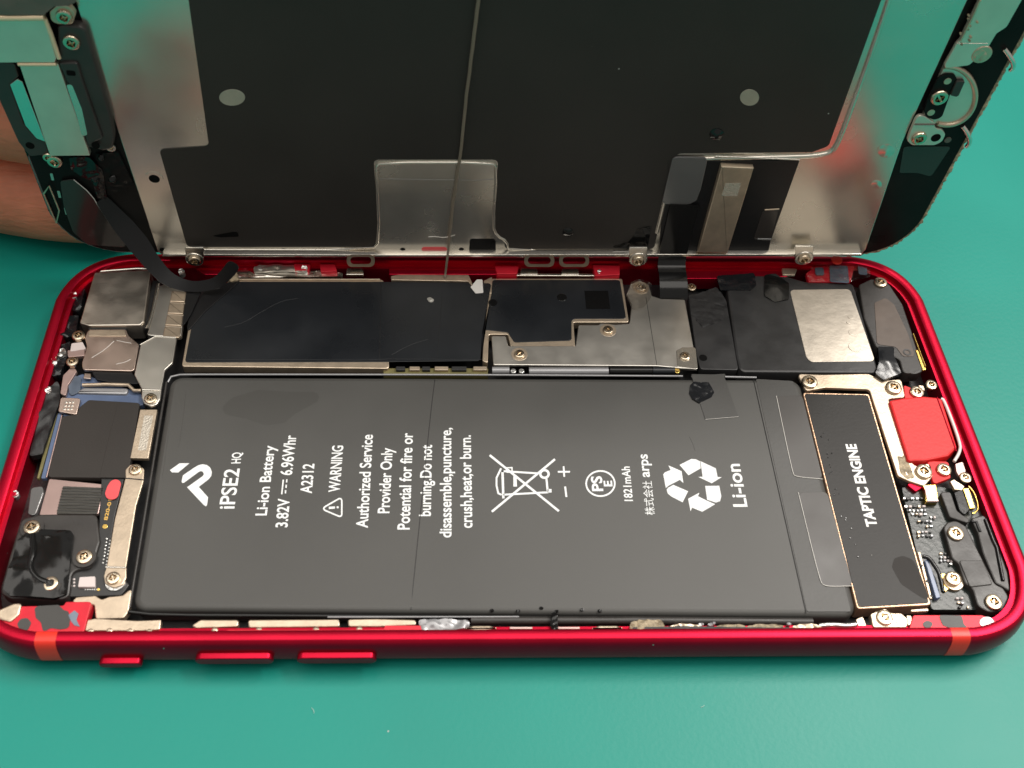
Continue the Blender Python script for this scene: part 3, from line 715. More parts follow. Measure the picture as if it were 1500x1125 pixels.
cb = plate('charging_board', zh_([(0, 120), (180, 150), (300, 120), (560, 170), (840, 800), (880, 1000), (700, 1090), (240, 1090), (120, 640)]), 3.9, .8, 'pcb', ph, r=.4, label='dark green charging board with tiny parts')
for row, (y, x0, x1) in enumerate(((205, 15, 160), (268, 25, 190), (300, 60, 200), (328, 80, 190), (352, 225, 320), (385, 100, 240), (425, 110, 250), (470, 125, 250), (498, 130, 250), (640, 300, 380), (668, 305, 390), (695, 305, 400), (722, 320, 400), (990, 430, 490), (1025, 440, 500), (1060, 450, 520))):
    x = x0
    while x < x1:
        w, h = random.uniform(14, 26), random.uniform(11, 18)
        if random.random() < .85:
            plate('component', zh_([(x, y), (x + w, y - 2), (x + w + 4, y + h), (x + 4, y + h)]), 4.25 + random.uniform(-.1, .15), .4, random.choice(['solder', 'solder', 'champagne', 'white_part', 'chip', 'grey_plastic']), cb, r=.04, bev=.05)
        x += w + random.uniform(8, 16)
plate('flat_connector', zh_([(130, 635), (150, 630), (245, 1000), (225, 1000)]), 4.95, 1.0, 'champagne', cb, r=.05)
plate('ribbon_cable', zh_([(185, 700), (215, 690), (310, 990), (275, 1000)]), 4.7, .8, 'pcb_blue', cb, r=.1)
plate('gold_pad', zh_([(295, 810), (340, 800), (400, 900), (335, 960)]), 4.2, .3, 'gold', cb, r=.2)
disc('washer', 1320 + 412 / 5.357, 690 + 862 / 5.357, 14.5, 4.4, .5, 'champagne', cb)
screw(1320 + 408 / 5.357, 690 + 845 / 5.357, 4.7, 11.5, cb)
wire('cable_loop', zh_([(170, 670), (220, 680), (260, 740), (300, 800), (330, 950)]), 4.9, .3, 'black_gloss', cb, it=2)
gc = plate('coax_plug', zh_([(170, 110), (275, 105), (295, 240), (195, 240), (185, 150)]), 4.9, .9, 'gold', cb, r=.15)
plate('plug_face', zh_([(185, 140), (262, 138), (298, 238), (205, 238)]), 5.0, .4, 'pink_plate', gc, r=.1)
gs = plate('spring_contact', zh_([(385, 80), (415, 65), (500, 120), (480, 150), (420, 145)]), 5.2, .5, 'champagne', cb, r=.1)
plate('gold_strip', zh_([(485, 138), (530, 130), (582, 290), (540, 295)]), 5.3, .7, 'gold', gs, r=.1)
plate('black_body', zh_([(415, 170), (485, 140), (545, 295), (500, 345), (460, 310)]), 5.1, 1.5, 'black_gloss', gs, r=.2)
wire('yellow_wire', zh_([(530, 120), (575, 170), (610, 290), (580, 330), (555, 335)]), 5.1, .14, 'gold', gs, it=2)
bb = plate('microphone_bracket', zh_([(330, 440), (360, 400), (430, 385), (510, 430), (545, 500), (640, 690), (740, 890), (800, 910), (850, 990), (800, 1090), (690, 1110), (600, 1060), (560, 920), (500, 880), (450, 720), (400, 690)]), 4.9, 1.8, 'black_plastic', ph, r=.9, bev=.2, label='long black plastic bracket with two screws')
plate('raised_pad', zh_([(455, 700), (640, 700), (720, 890), (540, 910)]), 5.05, .3, 'black_plastic', bb, r=.3, bev=.1)
screw(1320 + 428 / 5.357, 690 + 490 / 5.357, 5.05, 11.8, bb); screw(1320 + 725 / 5.357, 690 + 1030 / 5.357, 5.05, 12.5, bb)
b2 = plate('side_rail', zh_([(545, 370), (650, 340), (700, 420), (760, 580), (840, 800), (860, 950), (800, 910), (740, 880), (640, 640), (600, 480)]), 4.85, 1.8, 'black_plastic', ph, r=.4, bev=.2, label='narrow black plastic rail next to the rim')
plate('clip_arm', zh_([(305, 165), (390, 160), (440, 310), (540, 380), (530, 410), (380, 360)]), 4.8, 1.2, 'black_plastic', b2, r=.4, bev=.15)
wire('clip_groove', zh_([(550, 395), (590, 400), (620, 475)]), 4.9, .2, 'cavity', b2)
wire('clear_bead', zh_([(660, 380), (720, 540), (750, 600), (800, 860)]), 4.95, .25, 'black_gloss', b2)
bs = plate('bottom_clamp', Z(1200, 860, 5, [(375, 195), (480, 155), (530, 190), (600, 190), (660, 240), (640, 295), (395, 295)]), 5.4, 1.0, 'champagne', ph, r=.3, bev=.12, label='champagne clamp with slotted screw at near edge')
screw(1200 + 478 / 5, 860 + 225 / 5, 5.5, 12, bs)
plate('clamp_leg', Z(1200, 860, 5, [(268, 235), (320, 215), (350, 290), (290, 290)]), 5.1, 1, 'champagne', bs, r=.2)
wire('solder_run', Z(1200, 860, 5, [(0, 285), (90, 275), (200, 285), (270, 275)]), 5.2, .35, 'solder', bs, it=1)
for x in (560, 640, 700): plate('clamp_tooth', Z(1200, 860, 5, [(x, 205), (x + 35, 210), (x + 45, 275), (x + 10, 280)]), 5.5, .5, 'champagne', bs, r=.1)
plate('motor_foot', Z(1200, 860, 5, [(670, 165), (800, 155), (800, 175), (675, 180)]), 5.1, .6, 'champagne', bs, r=.1)

# ---------------------------------------------------------------- near long edge: key flex strips between battery and rim
ks = plate('key_bracket', Z(0, 860, 5, [(640, 240), (700, 228), (1010, 245), (1180, 238), (1170, 310), (1030, 318), (620, 318)]), 5.5, .9, 'champagne', ph, r=.15, bev=.12, label='long champagne key bracket along the near edge')
zk = lambda p: Z(280, 880, 4.41, p)
for pts in ([(0, 160), (60, 122), (305, 122), (305, 165), (30, 175)], [(365, 122), (955, 118), (962, 165), (370, 172)], [(1010, 118), (1200, 115), (1450, 122), (1455, 155), (1200, 165), (1015, 165)]):
    plate('key_strip', zk(pts), 5.4, .8, 'champagne', ks, r=.3, bev=.15)
for x, y in zk([(150, 190), (435, 188), (805, 186), (1085, 184)]) + Z(0, 860, 5, [(660, 322), (800, 318), (950, 320), (1090, 325)]): disc('spring_dome', x, y, 5.5, 5.6, .6, 'champagne', ks, bev=.3, n=14)
zf = lambda p: Z(600, 880, 4.167, p)
blob('grey_lump', zf([(50, 115), (240, 110), (365, 122), (365, 160), (250, 185), (70, 180)]), 5.6, 1, 'grey_plastic', ks, amp=.35, freq=.9)
for x in (430, 1200): plate('dome_pad', zf([(x - 110, 172), (x - 40, 150), (x + 60, 150), (x + 120, 170), (x, 180)]), 5.6, .6, 'champagne', ks, r=.3, bev=.2)
for x in (690, 980): plate('flat_pad', zf([(x - 80, 158), (x + 60, 158), (x + 60, 172), (x - 80, 172)]), 5.6, .6, 'pink_plate', ks, r=.1)
blob('singed_lump', zf([(1345, 140), (1400, 112), (1540, 118), (1560, 150), (1540, 195), (1350, 195)]), 5.9, 1.2, 'glue', ks, amp=.6, freq=1.0)
zq = lambda p: Z(950, 860, 5, p)
for x, w in ((270, 140), (600, 130), (850, 160), (1160, 130)): blob('residue', zq([(x - w, 295), (x - w * .4, 272), (x + w * .5, 272), (x + w, 290), (x, 305)]), 5.75, .6, 'champagne' if x in (270, 1160) else 'glue', ks, amp=.35, freq=1.1, seed=x)
for x, y, r in ((385, 270, 22), (455, 272, 22), (1030, 268, 18), (480, 262, 12)): blob('grey_bead', zq(ell(x, y, r, 10, 10)), 5.8, .5, 'grey_plastic', ks, amp=.3, freq=1.6, seed=x)
blob('melted_strand', [(808, 895), (816, 895), (818, 925), (812, 930), (806, 915)], 5.95, .4, 'black_gloss', ks, amp=.5, freq=1.3)
for k in range(6): blob('black_crumb', zf(ell(540 + k * 130 + random.uniform(-40, 40), 45 + random.uniform(-6, 18), 14, 9, 8)), 5.1, .2, 'black_gloss', bt, amp=.2, freq=2, seed=k)

# ---------------------------------------------------------------- camera end
zc_ = lambda p: Z(80, 380, 4.89, p)
cm = plate('camera_module', zc_([(285, 92), (690, 72), (640, 440), (615, 470), (245, 475), (178, 455)]), 5.75, 3.2, 'steel_brushed', ph, r=.35, bev=.18, label='square brushed steel rear camera module')
wire('camera_frame', zc_([(185, 165), (190, 150), (295, 90), (420, 80), (650, 62), (700, 85)]), 5.2, .28, 'steel_bright', cm, it=1)
plate('frame_wall', zc_([(700, 150), (760, 150), (690, 500), (640, 500)]), 4.7, 2.2, 'cavity', cm, r=.2)
wire('frame_clip', zc_([(745, 180), (700, 400), (665, 500)]), 5.0, .3, 'steel_bright', cm, it=1)
plate('dark_gap', zc_([(235, 478), (515, 478), (515, 505), (245, 505)]), 5.2, 1.2, 'cavity', cm, r=.1)
fx = plate('flex_cover', zc_([(750, 190), (790, 175), (950, 235), (905, 550), (880, 552), (690, 545), (660, 540), (690, 460), (740, 250)]), 5.05, .8, 'steel', ph, r=.25, bev=.1, label='tall steel flex cover with four spring fingers')
for k in range(4):
    y0, y1 = 225 + k * 85, 300 + k * 85; x0, x1 = 838 - k * 17, 945 - k * 13
    f = plate('spring_finger', zc_([(x0, y0), (x1, y0 + 5), (x1 - 12, y1 + 5), (x0 - 15, y1)]), 5.3, .5, 'champagne', fx, r=.1, bev=.15)
bz = plate('camera_bracket', zc_([(240, 500), (510, 500), (530, 545), (605, 610), (570, 800), (200, 790), (195, 740), (230, 620), (215, 560)]), 5.3, .4, 'bronze_plate', ph, r=.5, bev=.1, label='scratched bronze camera bracket plate')
plate('folded_edge', zc_([(245, 505), (500, 505), (515, 550), (240, 550)]), 5.42, .15, 'champagne', bz, r=.2)
for a, b in (((265, 705), (425, 585)), ((440, 750), (545, 715)), ((445, 580), (550, 600))): wire('scratch', zc_([a, ((a[0] + b[0]) / 2 + 12, (a[1] + b[1]) / 2 + 4), b]), 5.3, .05, 'film_edge', bz, it=1)
st = plate('strap_plate', zc_([(615, 615), (720, 552), (875, 560), (845, 740), (790, 790), (765, 920), (755, 1000), (730, 1040), (690, 1052), (640, 1030), (622, 990), (625, 930), (570, 825)]), 5.38, .4, 'steel', ph, r=.35, bev=.1, label='waisted steel strap plate ending in a screw tab')
wire('fold_line', zc_([(628, 935), (760, 938)]), 5.4, .16, 'steel_bright', st)
wire('bright_edge', zc_([(612, 612), (720, 552), (870, 560)]), 5.38, .12, 'steel_bright', st)
screw(220.5, 584, 5.45, 9.5, st)
for u, v, rr in ((115, 492, 9.5), (106, 530, 9)): screw(u, v, 5.5, rr, bz)
plate('side_lug', zc_([(90, 650), (215, 640), (215, 690), (95, 700)]), 5.1, .6, 'pink_plate', bz, r=.2)
plate('side_lug', zc_([(120, 600), (200, 590), (225, 640), (110, 660)]), 5.2, .6, 'white_part', bz, r=.2)
plate('side_lug', zc_([(60, 830), (130, 760), (160, 800), (95, 900), (80, 980), (40, 960)]), 4.9, .5, 'pink_plate', bz, r=.3)
blob('solder_star', zc_([(5, 680), (50, 660), (65, 625), (80, 670), (40, 700)]), 5.4, .5, 'solder', bz, amp=.3, freq=1.3)
screw(78, 524, 5.0, 6, bz)
plate('black_flex', zc_([(260, 800), (545, 800), (620, 890), (430, 885), (300, 860)]), 4.9, .4, 'fpc_black', bz, r=.3)
wire('silver_rail', zc_([(200, 900), (370, 895), (530, 900), (570, 940), (620, 940)]), 4.9, .28, 'champagne', bz)
plate('pale_tube', zc_([(210, 915), (530, 920), (520, 965), (140, 955)]), 4.7, .8, 'grey_plastic', bz, r=.4, bev=.3)
plate('small_lug', zc_([(215, 815), (260, 818), (260, 855), (205, 850)]), 5.0, .3, 'bronze_plate', bz, r=.1)
bl = plate('camera_board', zc_([(95, 860), (200, 820), (620, 960), (640, 1040), (200, 1130), (60, 1125)]), 4.3, 1.0, 'pcb_blue', ph, r=.2, label='blue tinted board strip beside the camera')
plate('blue_film', zc_([(90, 870), (130, 830), (190, 840), (185, 940), (110, 985)]), 4.6, .3, 'blue_film', bl, r=.5)
# wall side tape and brackets
for k, (pts, m) in enumerate(((Z(0, 370, 3.75, [(400, 180), (470, 170), (450, 300), (430, 330), (400, 320), (385, 240)]), 'black_tape'),
        (Z(0, 370, 3.75, [(350, 350), (430, 335), (420, 430), (380, 470), (330, 460)]), 'black_tape'), (Z(0, 370, 3.75, [(300, 520), (390, 480), (360, 600), (330, 680), (285, 680)]), 'black_tape'),
        (Z(0, 370, 3.75, [(250, 760), (320, 700), (330, 800), (230, 1100), (160, 1120)]), 'cavity'))):
    blob('wall_tape', pts, 4.9, 1.2, m, hs, amp=.5, freq=.6, seed=k + 1)
for u, v in Z(0, 370, 3.75, [(405, 235), (295, 600), (345, 545), (265, 755)]) + Z(0, 640, 4.1667, [(95, 350)]): blob('solder_bead', ell(u, v, 5, 6, 8), 5.2, .6, 'solder', hs, amp=.4, freq=1.4, seed=u)
zd = lambda p: Z(60, 560, 8.033, p)
hb = plate('sensor_shield', zd([(460, 285), (560, 205), (1165, 240), (1040, 1000), (985, 1125), (75, 1115), (235, 440), (250, 400), (420, 375)]), 4.75, 1.0, 'graphite_sheet', ph, r=.5, bev=.1, label='matte black sheet over the board beside the camera end')
plate('sheet_overlap', zd([(905, 240), (1160, 250), (1040, 1000), (985, 1122), (690, 1120), (780, 720)]), 4.80, .08, 'graphite_sheet', hb, r=.1, bev=.03)
wire('copper_border', zd([(245, 390), (215, 520), (65, 1120)]), 4.72, .1, 'pink_plate', hb)
plate('board_strip', zd([(200, 360), (245, 370), (60, 1130), (0, 1130)]), 4.4, .6, 'pcb_blue', hb, r=.1)
plate('board_strip', zd([(150, 370), (200, 355), (20, 1000), (-25, 1130), (-50, 1130)]), 4.2, .6, 'olive_edge', hb, r=.1)
cl = plate('dimpled_clip', zd([(230, 175), (440, 185), (465, 195), (420, 375), (390, 375), (250, 350), (200, 345)]), 5.0, .4, 'bronze_plate', ph, r=.3, bev=.1, label='small bronze clip with nine round dimples')
for i in range(3):
    for j in range(3): disc('dimple', *zd([(295 + 40 * j - 10 * i, 232 + 40 * i)])[0], 2.3, 5.1, .15, 'steel_bright', cl, n=12, bev=.1)
ms = plate('etched_strip', zd([(1168, 320), (1368, 320), (1262, 895), (1050, 890)]), 4.9, .6, 'champagne', ph, r=.08, bev=.06, label='pale etched metal strip beside the battery')
plate('etched_area', zd([(1215, 390), (1320, 390), (1240, 800), (1140, 800)]), 4.915, .02, 'etched_patch', ms, r=.05, bev=0)
zB = lambda p: Z(0, 640, 4.1667, p)
ls = plate('long_strap', zB([(765, 250), (765, 200), (795, 168), (840, 165), (880, 195), (875, 270), (830, 420), (770, 790), (770, 860), (745, 905), (690, 920), (640, 895), (632, 850), (650, 790), (700, 500)]), 5.0, .35, 'champagne', ph, r=.4, bev=.1, label='long champagne strap with a screw at each end')
wire('fold_line', zB([(762, 252), (878, 262)]), 5.02, .08, 'cavity', ls)
wire('fold_line', zB([(645, 795), (768, 798)]), 5.02, .13, 'steel_bright', ls)
screw(198, 688, 5.1, 9.5, ls); screw(165.5, 847, 5.1, 10.5, ls)
ringplate('gear_washer', 169, 852, 14.5, 9, 4.75, .5, 'solder', ls)
sb = plate('side_board', zB([(620, 240), (760, 240), (700, 480), (650, 800), (790, 900), (740, 965), (420, 975), (430, 850), (600, 640)]), 4.5, .8, 'chip', ph, r=.3, label='narrow black side board with gold number print')
text('board_print', '820-01', zB([(655, 508)])[0], zB([(683, 382)])[0], 5.2, 4.52, 'print_gold', sb)
disc('gold_pad', *zB([(640, 545)])[0], 4, 4.55, .1, 'gold', sb, n=12)
for k in range(16): disc('solder_dot', *zB([(625 + (k % 2) * 22 + (16 - k) * 1.6, 620 + k * 10.5)])[0], 1.5, 4.6, .15, 'solder', sb, n=8)
for k in range(6): disc('solder_dot', *zB([(520 + k * 14, 930)])[0], 1.2, 4.6, .1, 'solder', sb, n=8)
for k in range(6): disc('solder_dot', *zB([(430 + (k % 2) * 22, 868 + (k // 2) * 20)])[0], 1.8, 4.6, .15, 'white_part', sb, n=8)
disc('gold_pad', *zB([(600, 930)])[0], 2.4, 4.6, .1, 'gold', sb, n=10)
wc = plate('white_chip', zB([(485, 855), (580, 850), (580, 915), (475, 915)]), 4.95, .7, 'white_part', sb, r=.1)
plate('pink_sticker', zB(ell(0, 0, 0, 0, 0) or [(655, 300), (680, 262), (720, 258), (740, 280), (720, 365), (690, 385), (650, 375), (640, 345)]), 4.75, .08, 'pink_sticker', sb, r=.7, bev=.03, label='pink oblong moisture sticker on the side board')
pk = plate('flex_plate', zB([(300, 255), (640, 290), (600, 470), (240, 475)]), 4.35, .6, 'pink_plate', ph, r=.2, label='pinkish metal flex plate with ribbed connector')
plate('ribbed_flex', zB([(385, 300), (630, 310), (590, 470), (345, 470)]), 4.5, .15, 'fpc_ribbed', pk, r=.1, bev=.03)
for k in range(9): wire('contact_rib', zB([(380 - k * 4, 312 + k * 17), (628 - k * 4, 320 + k * 17)]), 4.52, .07, 'battery_tape', pk)
plate('folded_tab', zB([(190, 310), (260, 300), (265, 340), (215, 480), (170, 470)]), 4.7, .8, 'grey_film', pk, r=.4)
fl = plate('flash_cover', zB([(130, 500), (250, 470), (330, 470), (590, 470), (610, 640), (560, 800), (440, 815), (420, 990), (60, 985), (0, 950), (60, 720)]), 5.0, 2.0, 'black_plastic', ph, r=.8, bev=.25, label='lumpy glossy black cover with three screws at near corner')
blob('gloss_tape', zB([(110, 640), (200, 560), (430, 570), (450, 600), (405, 960), (330, 985), (60, 970), (20, 930)]), 5.35, .5, 'black_gloss', fl, amp=.5, freq=.28, hump=.5, seed=5)
wire('raised_rib', zB([(200, 600), (210, 700), (180, 800), (230, 870), (290, 890)]), [5.25, 5.5, 5.5, 5.4, 5.3], .5, 'black_gloss', fl, it=2)
for u, v in ((195, 553), (515, 733), (308, 897)):
    ringplate('screw_collar', u / 4.1667, 640 + v / 4.1667, 17, 11.5, 5.35, .5, 'black_plastic', fl)
    screw(u / 4.1667, 640 + v / 4.1667, 5.35, 12, fl)
cn = plate('corner_lug', Z(0, 860, 5, [(-20, 170), (100, 118), (160, 115), (140, 200), (75, 255), (-10, 235)]), 6.0, .7, 'champagne', ph, r=.4, bev=.2, label='pale metal lug at the near camera corner')
fp = plate('frame_plate', Z(0, 860, 5, [(530, 100), (560, 72), (700, 62), (745, 90), (800, 70), (900, 60), (970, 0), (940, 180), (905, 225), (700, 232), (690, 130), (540, 112)]), 4.8, 1.0, 'champagne', ph, r=.3, bev=.12, label='cut champagne frame plate below the side board')
plate('cable_end', Z(240, 380, 3, [(100, 130), (165, 140), (120, 240), (80, 300)]), 5.4, .2, 'fpc_black', fx, r=.2)
# ================================================================ the display assembly standing open behind the body
dp = thing('display_panel', 'phone display panel standing upright, metal backed inner side facing the viewer', 'display')
LQ = [(-68.6, 0.0), (67.2, 0.0), (70.7, 66.5), (-67.8, 66.5)]
LO = rounded(LQ, 8.8, 14)
gl = rings('front_glass', LO, [(.5, -1.9), (.1, -1.6), (0, -1.2), (0, -.6)], 'glass_black', dp, LID)
fr_ = rings('plastic_frame', inset([Vector(p) for p in LO], .55), [(0, -.58), (0, -.1), (.1, 0)], 'lid_frame_black', dp, LID, label='glossy black plastic frame of the display')
# gritty glue bead left round the edge
OP = [Vector(p) for p in LO] if area2(LO) > 0 else [Vector(p) for p in LO[::-1]]
OI = inset(OP, .35)
def dense(P, step):
    R = []
    for a, b in zip(P, P[1:] + P[:1]):
        n = max(1, int((b - a).length / step))
        R += [a + (b - a) * (k / n) for k in range(n)]
    return R
D = [p for p in dense(OI, .35)]
right = [p for p in D if p.x > 55 and p.y < 60]; right.sort(key=lambda p: p.y + (p.x - 66) * .2 if p.y > 1.5 else p.x - 80)
tube('glue_bead', [LID.to(p.x, p.y, -.45 + noise.noise(Vector((p.x * 2, p.y * 2, 0))) * .15) for p in right], [.42 + .28 * noise.noise(Vector((p.x * 1.7, p.y * 1.7, 3))) for p in right], 'glue', fr_, n=7)
left = [p for p in D if p.x < -52 and p.y < 20]; left.sort(key=lambda p: -p.y if p.y > 1.5 else p.x + 80)
tube('glue_bead', [LID.to(p.x, p.y, -.45) for p in left], [.22 + .12 * noise.noise(Vector((p.x * 1.7, p.y * 1.7, 3))) for p in left], 'grey_film', fr_, n=6)

pl = plate('backplate', [(74, -112), (1461, -112), (1417, 0), (1322, 208), (1268, 366), (1262, 372), (238, 374), (231, 368), (187, 235), (110, 0)], .3, .3, 'lid_plate', dp, LID, r=.4, bev=.08, label='mirror-like metal back plate of the display')
bs_ = plate('heat_sheet', [(259, -112), (276, 0), (306, 214), (233, 219), (274, 362), (549, 362), (554, 330), (547, 234), (730, 234), (722, 342), (738, 352), (740, 365), (958, 365), (984, 240), (992, 225), (1190, 223), (1214, 214), (1291, 0), (1332, -112)], .42, .12, 'graphite_sheet', dp, LID, r=.75, bev=.04, label='large matte black heat sheet on the back plate')
wire('pressed_ridge', [(1330, -100), (1303, 0), (1250, 150), (1226, 214), (1212, 227), (1150, 230), (995, 232), (985, 245), (962, 340)], .34, .38, 'lid_plate', pl, LID, it=2)
wire('pressed_ridge', [(276, 366), (545, 366), (556, 352), (551, 245), (557, 238), (720, 238), (728, 246), (722, 330), (728, 345), (742, 352), (746, 368), (955, 368)], .36, .24, 'lid_plate', pl, LID, it=1)
for u, v, a, b in ((340, 143, 19, 12), (1098, 143, 14, 12)): plate('exposed_metal', ell(u, v, a, b, 26), .46, .06, 'speaker_foil', bs_, LID, r=0, bev=.04)
for u, v, r in ((1050, 197, 11), (832, 340, 8)):
    blob('bubble', ell(u, v, r, r * .8, 14), .45, .05, 'black_gloss', bs_, LID, amp=.12, freq=1.2, hump=.5, seed=u, r=0)
for u, v in ((590, 366), (676, 366), (415, 367), (505, 367), (238, 366), (725, 330)):
    disc('pin_hole', u, v, 4, .34, .05, 'code_patch', pl, LID, n=14, bev=0)
blob('soot_mark', Z(180, 340, 5, [(640, 25), (770, 20), (790, 0), (840, 0), (850, 35), (720, 38)]), .47, .04, 'code_patch', bs_, LID, amp=.03, freq=1)
blob('soot_mark', Z(800, 200, 3.75, [(470, 560), (500, 510), (580, 490), (560, 600), (540, 620), (340, 610), (450, 580)]), .50, .06, 'black_gloss', bs_, LID, amp=.12, freq=.8)
plate('pink_sticker', Z(480, 340, 5.357, [(732, 135), (750, 120), (925, 120), (942, 140), (925, 157), (750, 155)]), .37, .06, 'pink_sticker', pl, LID, r=.4, bev=.02, label='pink moisture sticker at the lower edge')
plate('dark_recess', Z(480, 340, 5.357, [(1108, 165), (1115, 65), (1130, 55), (1305, 55), (1318, 70), (1320, 165)]), .36, .05, 'lid_frame_black', pl, LID, r=.3, bev=0)
wire('scratch', Z(480, 340, 5.357, [(790, 38), (850, 35), (900, 44), (950, 38), (1000, 22)]), .32, .05, 'film_edge', pl, LID, it=1)
wire('faint_fold', [(556, 262), (700, 264), (724, 262)], .31, .05, 'grey_film', pl, LID)
ringplate('grommet', 226, 262, 13, 8, .42, .14, 'lid_plate', pl, LID); disc('grommet_hole', 226, 262, 8.2, .36, .05, 'code_patch', pl, LID, bev=0)
for u, v, r in ((1345, 0, 0),): pass
for u, v, r in ((1298, 221, 13), (1284, 270, 8)): blob('film_bubble', ell(u, v, r, r * .75, 14), .33, .05, 'lid_plate', pl, LID, amp=.1, freq=1, hump=.2, seed=u, r=0)
# lower metal edge with clip loops and screw tabs
be = plate('edge_rail', [(238, 372.5), (600, 373.5), (1180, 372.5), (1262, 372), (1262, 375.5), (1180, 376), (900, 377), (700, 377), (600, 377), (238, 376)], 1.5, 1.6, 'steel_bright', dp, LID, r=.05, bev=.12, label='bright folded metal rail along the lower edge')
for u, v, lab in ((285, 381, 'screw tab beneath the gold toned strip'), (935, 381, 'screw tab beside the black flex cable'), (1178, 379, 'screw tab at the charging end')):
    t = disc('screw_tab', u, v, 13.5, 2.0, .5, 'steel_bright', be, LID, bev=.12)
    plate('tab_neck', [(u - 14, v - 18), (u + 14, v - 18), (u + 13, v - 4), (u - 13, v - 4)], 1.85, .4, 'steel_bright', be, LID, r=.2)
for (u0, u1) in ((508, 549), (768, 812), (819, 863)):
    def rr(d): return rounded([(u0 + d, 373 + d * .6), (u1 - d, 373 + d * .6), (u1 - d, 391 - d * .8), (u0 + d, 391 - d * .8)], 7, 5)
    A, B = rr(0), rr(5.2)
    V = []; F = []; n = len(A)
    for (pp, o) in ((B, 1.5), (A, 1.5), (A, 2.1), (B, 2.1)): V += [LID.to(*LID.un(p[0], p[1], o), o) for p in pp]
    for k in range(4):
        for i in range(n): j = (i + 1) % n; k2 = (k + 1) % 4; F.append((k * n + i, k * n + j, k2 * n + j, k2 * n + i))
    from_data('clip_loop', V, F, 'champagne', be)
for u, v in ((285, 382), (935, 382), (1178, 380)): screw(u, v, 2.15, 9, be, fr=LID)
# flex cable block near the charging end
zQ = lambda p: Z(960, 220, 6.618, p)
fb = plate('flex_block', zQ([(505, 105), (1400, 100), (1120, 880), (1090, 1010), (30, 1015), (75, 530), (330, 525), (400, 480)]), .62, .5, 'fpc_black', dp, LID, r=.3, bev=.08, label='black flex cable block inside the cut out')
plate('silver_strip', zQ([(640, 160), (955, 175), (700, 1000), (410, 995)]), 1.5, .9, 'champagne', fb, LID, r=.08, bev=.15)
plate('etched_area', zQ([(680, 320), (830, 320), (795, 445), (640, 445)]), 1.52, .02, 'etched_patch', fb, LID, r=0, bev=0)
plate('side_tab', zQ([(1040, 590), (1195, 575), (1120, 860), (950, 860)]), .72, .1, 'smoke_film', fb, LID, r=.4, bev=.04)
wire('tab_edge', zQ([(1060, 578), (1200, 570)]), .75, .12, 'champagne', fb, LID); wire('tab_edge', zQ([(990, 860), (1120, 862)]), .75, .16, 'grey_film', fb, LID)
plate('grey_film', zQ([(170, 70), (510, 75), (440, 380), (400, 490), (330, 525), (60, 525)]), .75, .3, 'grey_film', dp, LID, r=.7, bev=.06, label='translucent grey film flap beside the flex block')
wire('rail_highlight', zQ([(580, 60), (920, 72), (1400, 90)]), .7, .14, 'steel_bright', fb, LID)
for k in range(14): disc('speck', *zQ([(100 + random.random() * 250, 620 + random.random() * 250)])[0], random.uniform(.6, 1.4), .66, .04, 'film_edge' if k % 3 else 'black_gloss', fb, LID, n=8, bev=0)

# ---- home key bracket at the right
zn = lambda p: Z(1300, 0, 7.5, p); zo = lambda p: Z(1300, 140, 7.5, p)
hk = plate('key_bracket', zn([(1250, -800), (1700, -800), (1480, 0), (1310, 300), (1200, 370), (1110, 520), (900, 720), (600, 760), (760, 480), (800, 440), (1010, 0)]), 1.0, .5, 'satin_plate', dp, LID, r=.6, bev=.12, label='folded metal home key bracket')
wire('bend_line', zn([(760, 480), (1100, 480)]), 1.02, .06, 'steel_bright', hk, LID)
wire('bracket_lip', zn([(1020, 0), (900, 260), (800, 450)]), 1.05, .16, 'champagne', hk, LID)
disc('rivet', *zn([(1040, 605)])[0], 14.5, 1.12, .3, 'champagne', hk, LID, bev=.15)
blob('worn_spot', zn(ell(1020, 610, 75, 60, 14)), 1.16, .05, 'champagne', hk, LID, amp=.1, freq=1.5)
for k in range(9): blob('glue_crumb', zn(ell(900 + random.gauss(0, 35) + (4 - k) * -8, 330 - (k - 4) * 40, 16, 13, 7)), 1.15, .15, 'glue', hk, LID, amp=.12, freq=2, seed=k)
arc = [(1387 + 42 * math.cos(math.radians(a)), 140 + 43 * math.sin(math.radians(a))) for a in range(-95, 112, 6)]
kb = plate('home_key', arc + [(1345, 187), (1383, 98)], .6, .6, 'satin_plate', dp, LID, r=0, bev=.12, label='round metal back of the home key')
wire('key_rim', arc, .65, .38, 'champagne', kb, LID)
plate('black_flex', zn([(560, 850), (640, 815), (740, 820), (770, 880), (690, 1040), (600, 1290), (520, 1320), (430, 1290), (400, 1230), (430, 1120)]), .9, .3, 'lid_frame_black', kb, LID, r=.7, bev=.06)
plate('black_socket', zn([(760, 895), (855, 895), (785, 1050), (760, 1068), (690, 1050)]), 1.2, .7, 'black_plastic', kb, LID, r=.2)
for u, v in zn([(662, 895), (480, 1240)]): disc('pin_hole', u, v, 5.5, .95, .06, 'champagne', kb, LID, n=14)
screw(*zn([(570, 1070)])[0], 1.1, 12.5, kb, fr=LID)
lo = plate('lower_bracket', zo([(340, 180), (520, 300), (520, 360), (600, 370), (640, 430), (600, 510), (520, 548), (270, 548), (215, 500), (240, 420)]), 1.0, .5, 'satin_plate', dp, LID, r=.8, bev=.12, label='small metal bracket tab with screw and round hole')
wire('brown_line', zo([(300, 317), (520, 317)]), 1.03, .12, 'brown_film', lo, LID)
screw(*zo([(348, 470)])[0], 1.1, 11, lo, fr=LID)
disc('round_hole', *zo([(532, 465)])[0], 7, 1.03, .04, 'code_patch', lo, LID, bev=0)
disc('small_stud', *zo([(665, 492)])[0], 5, .15, .2, 'brown_film', fr_, LID)
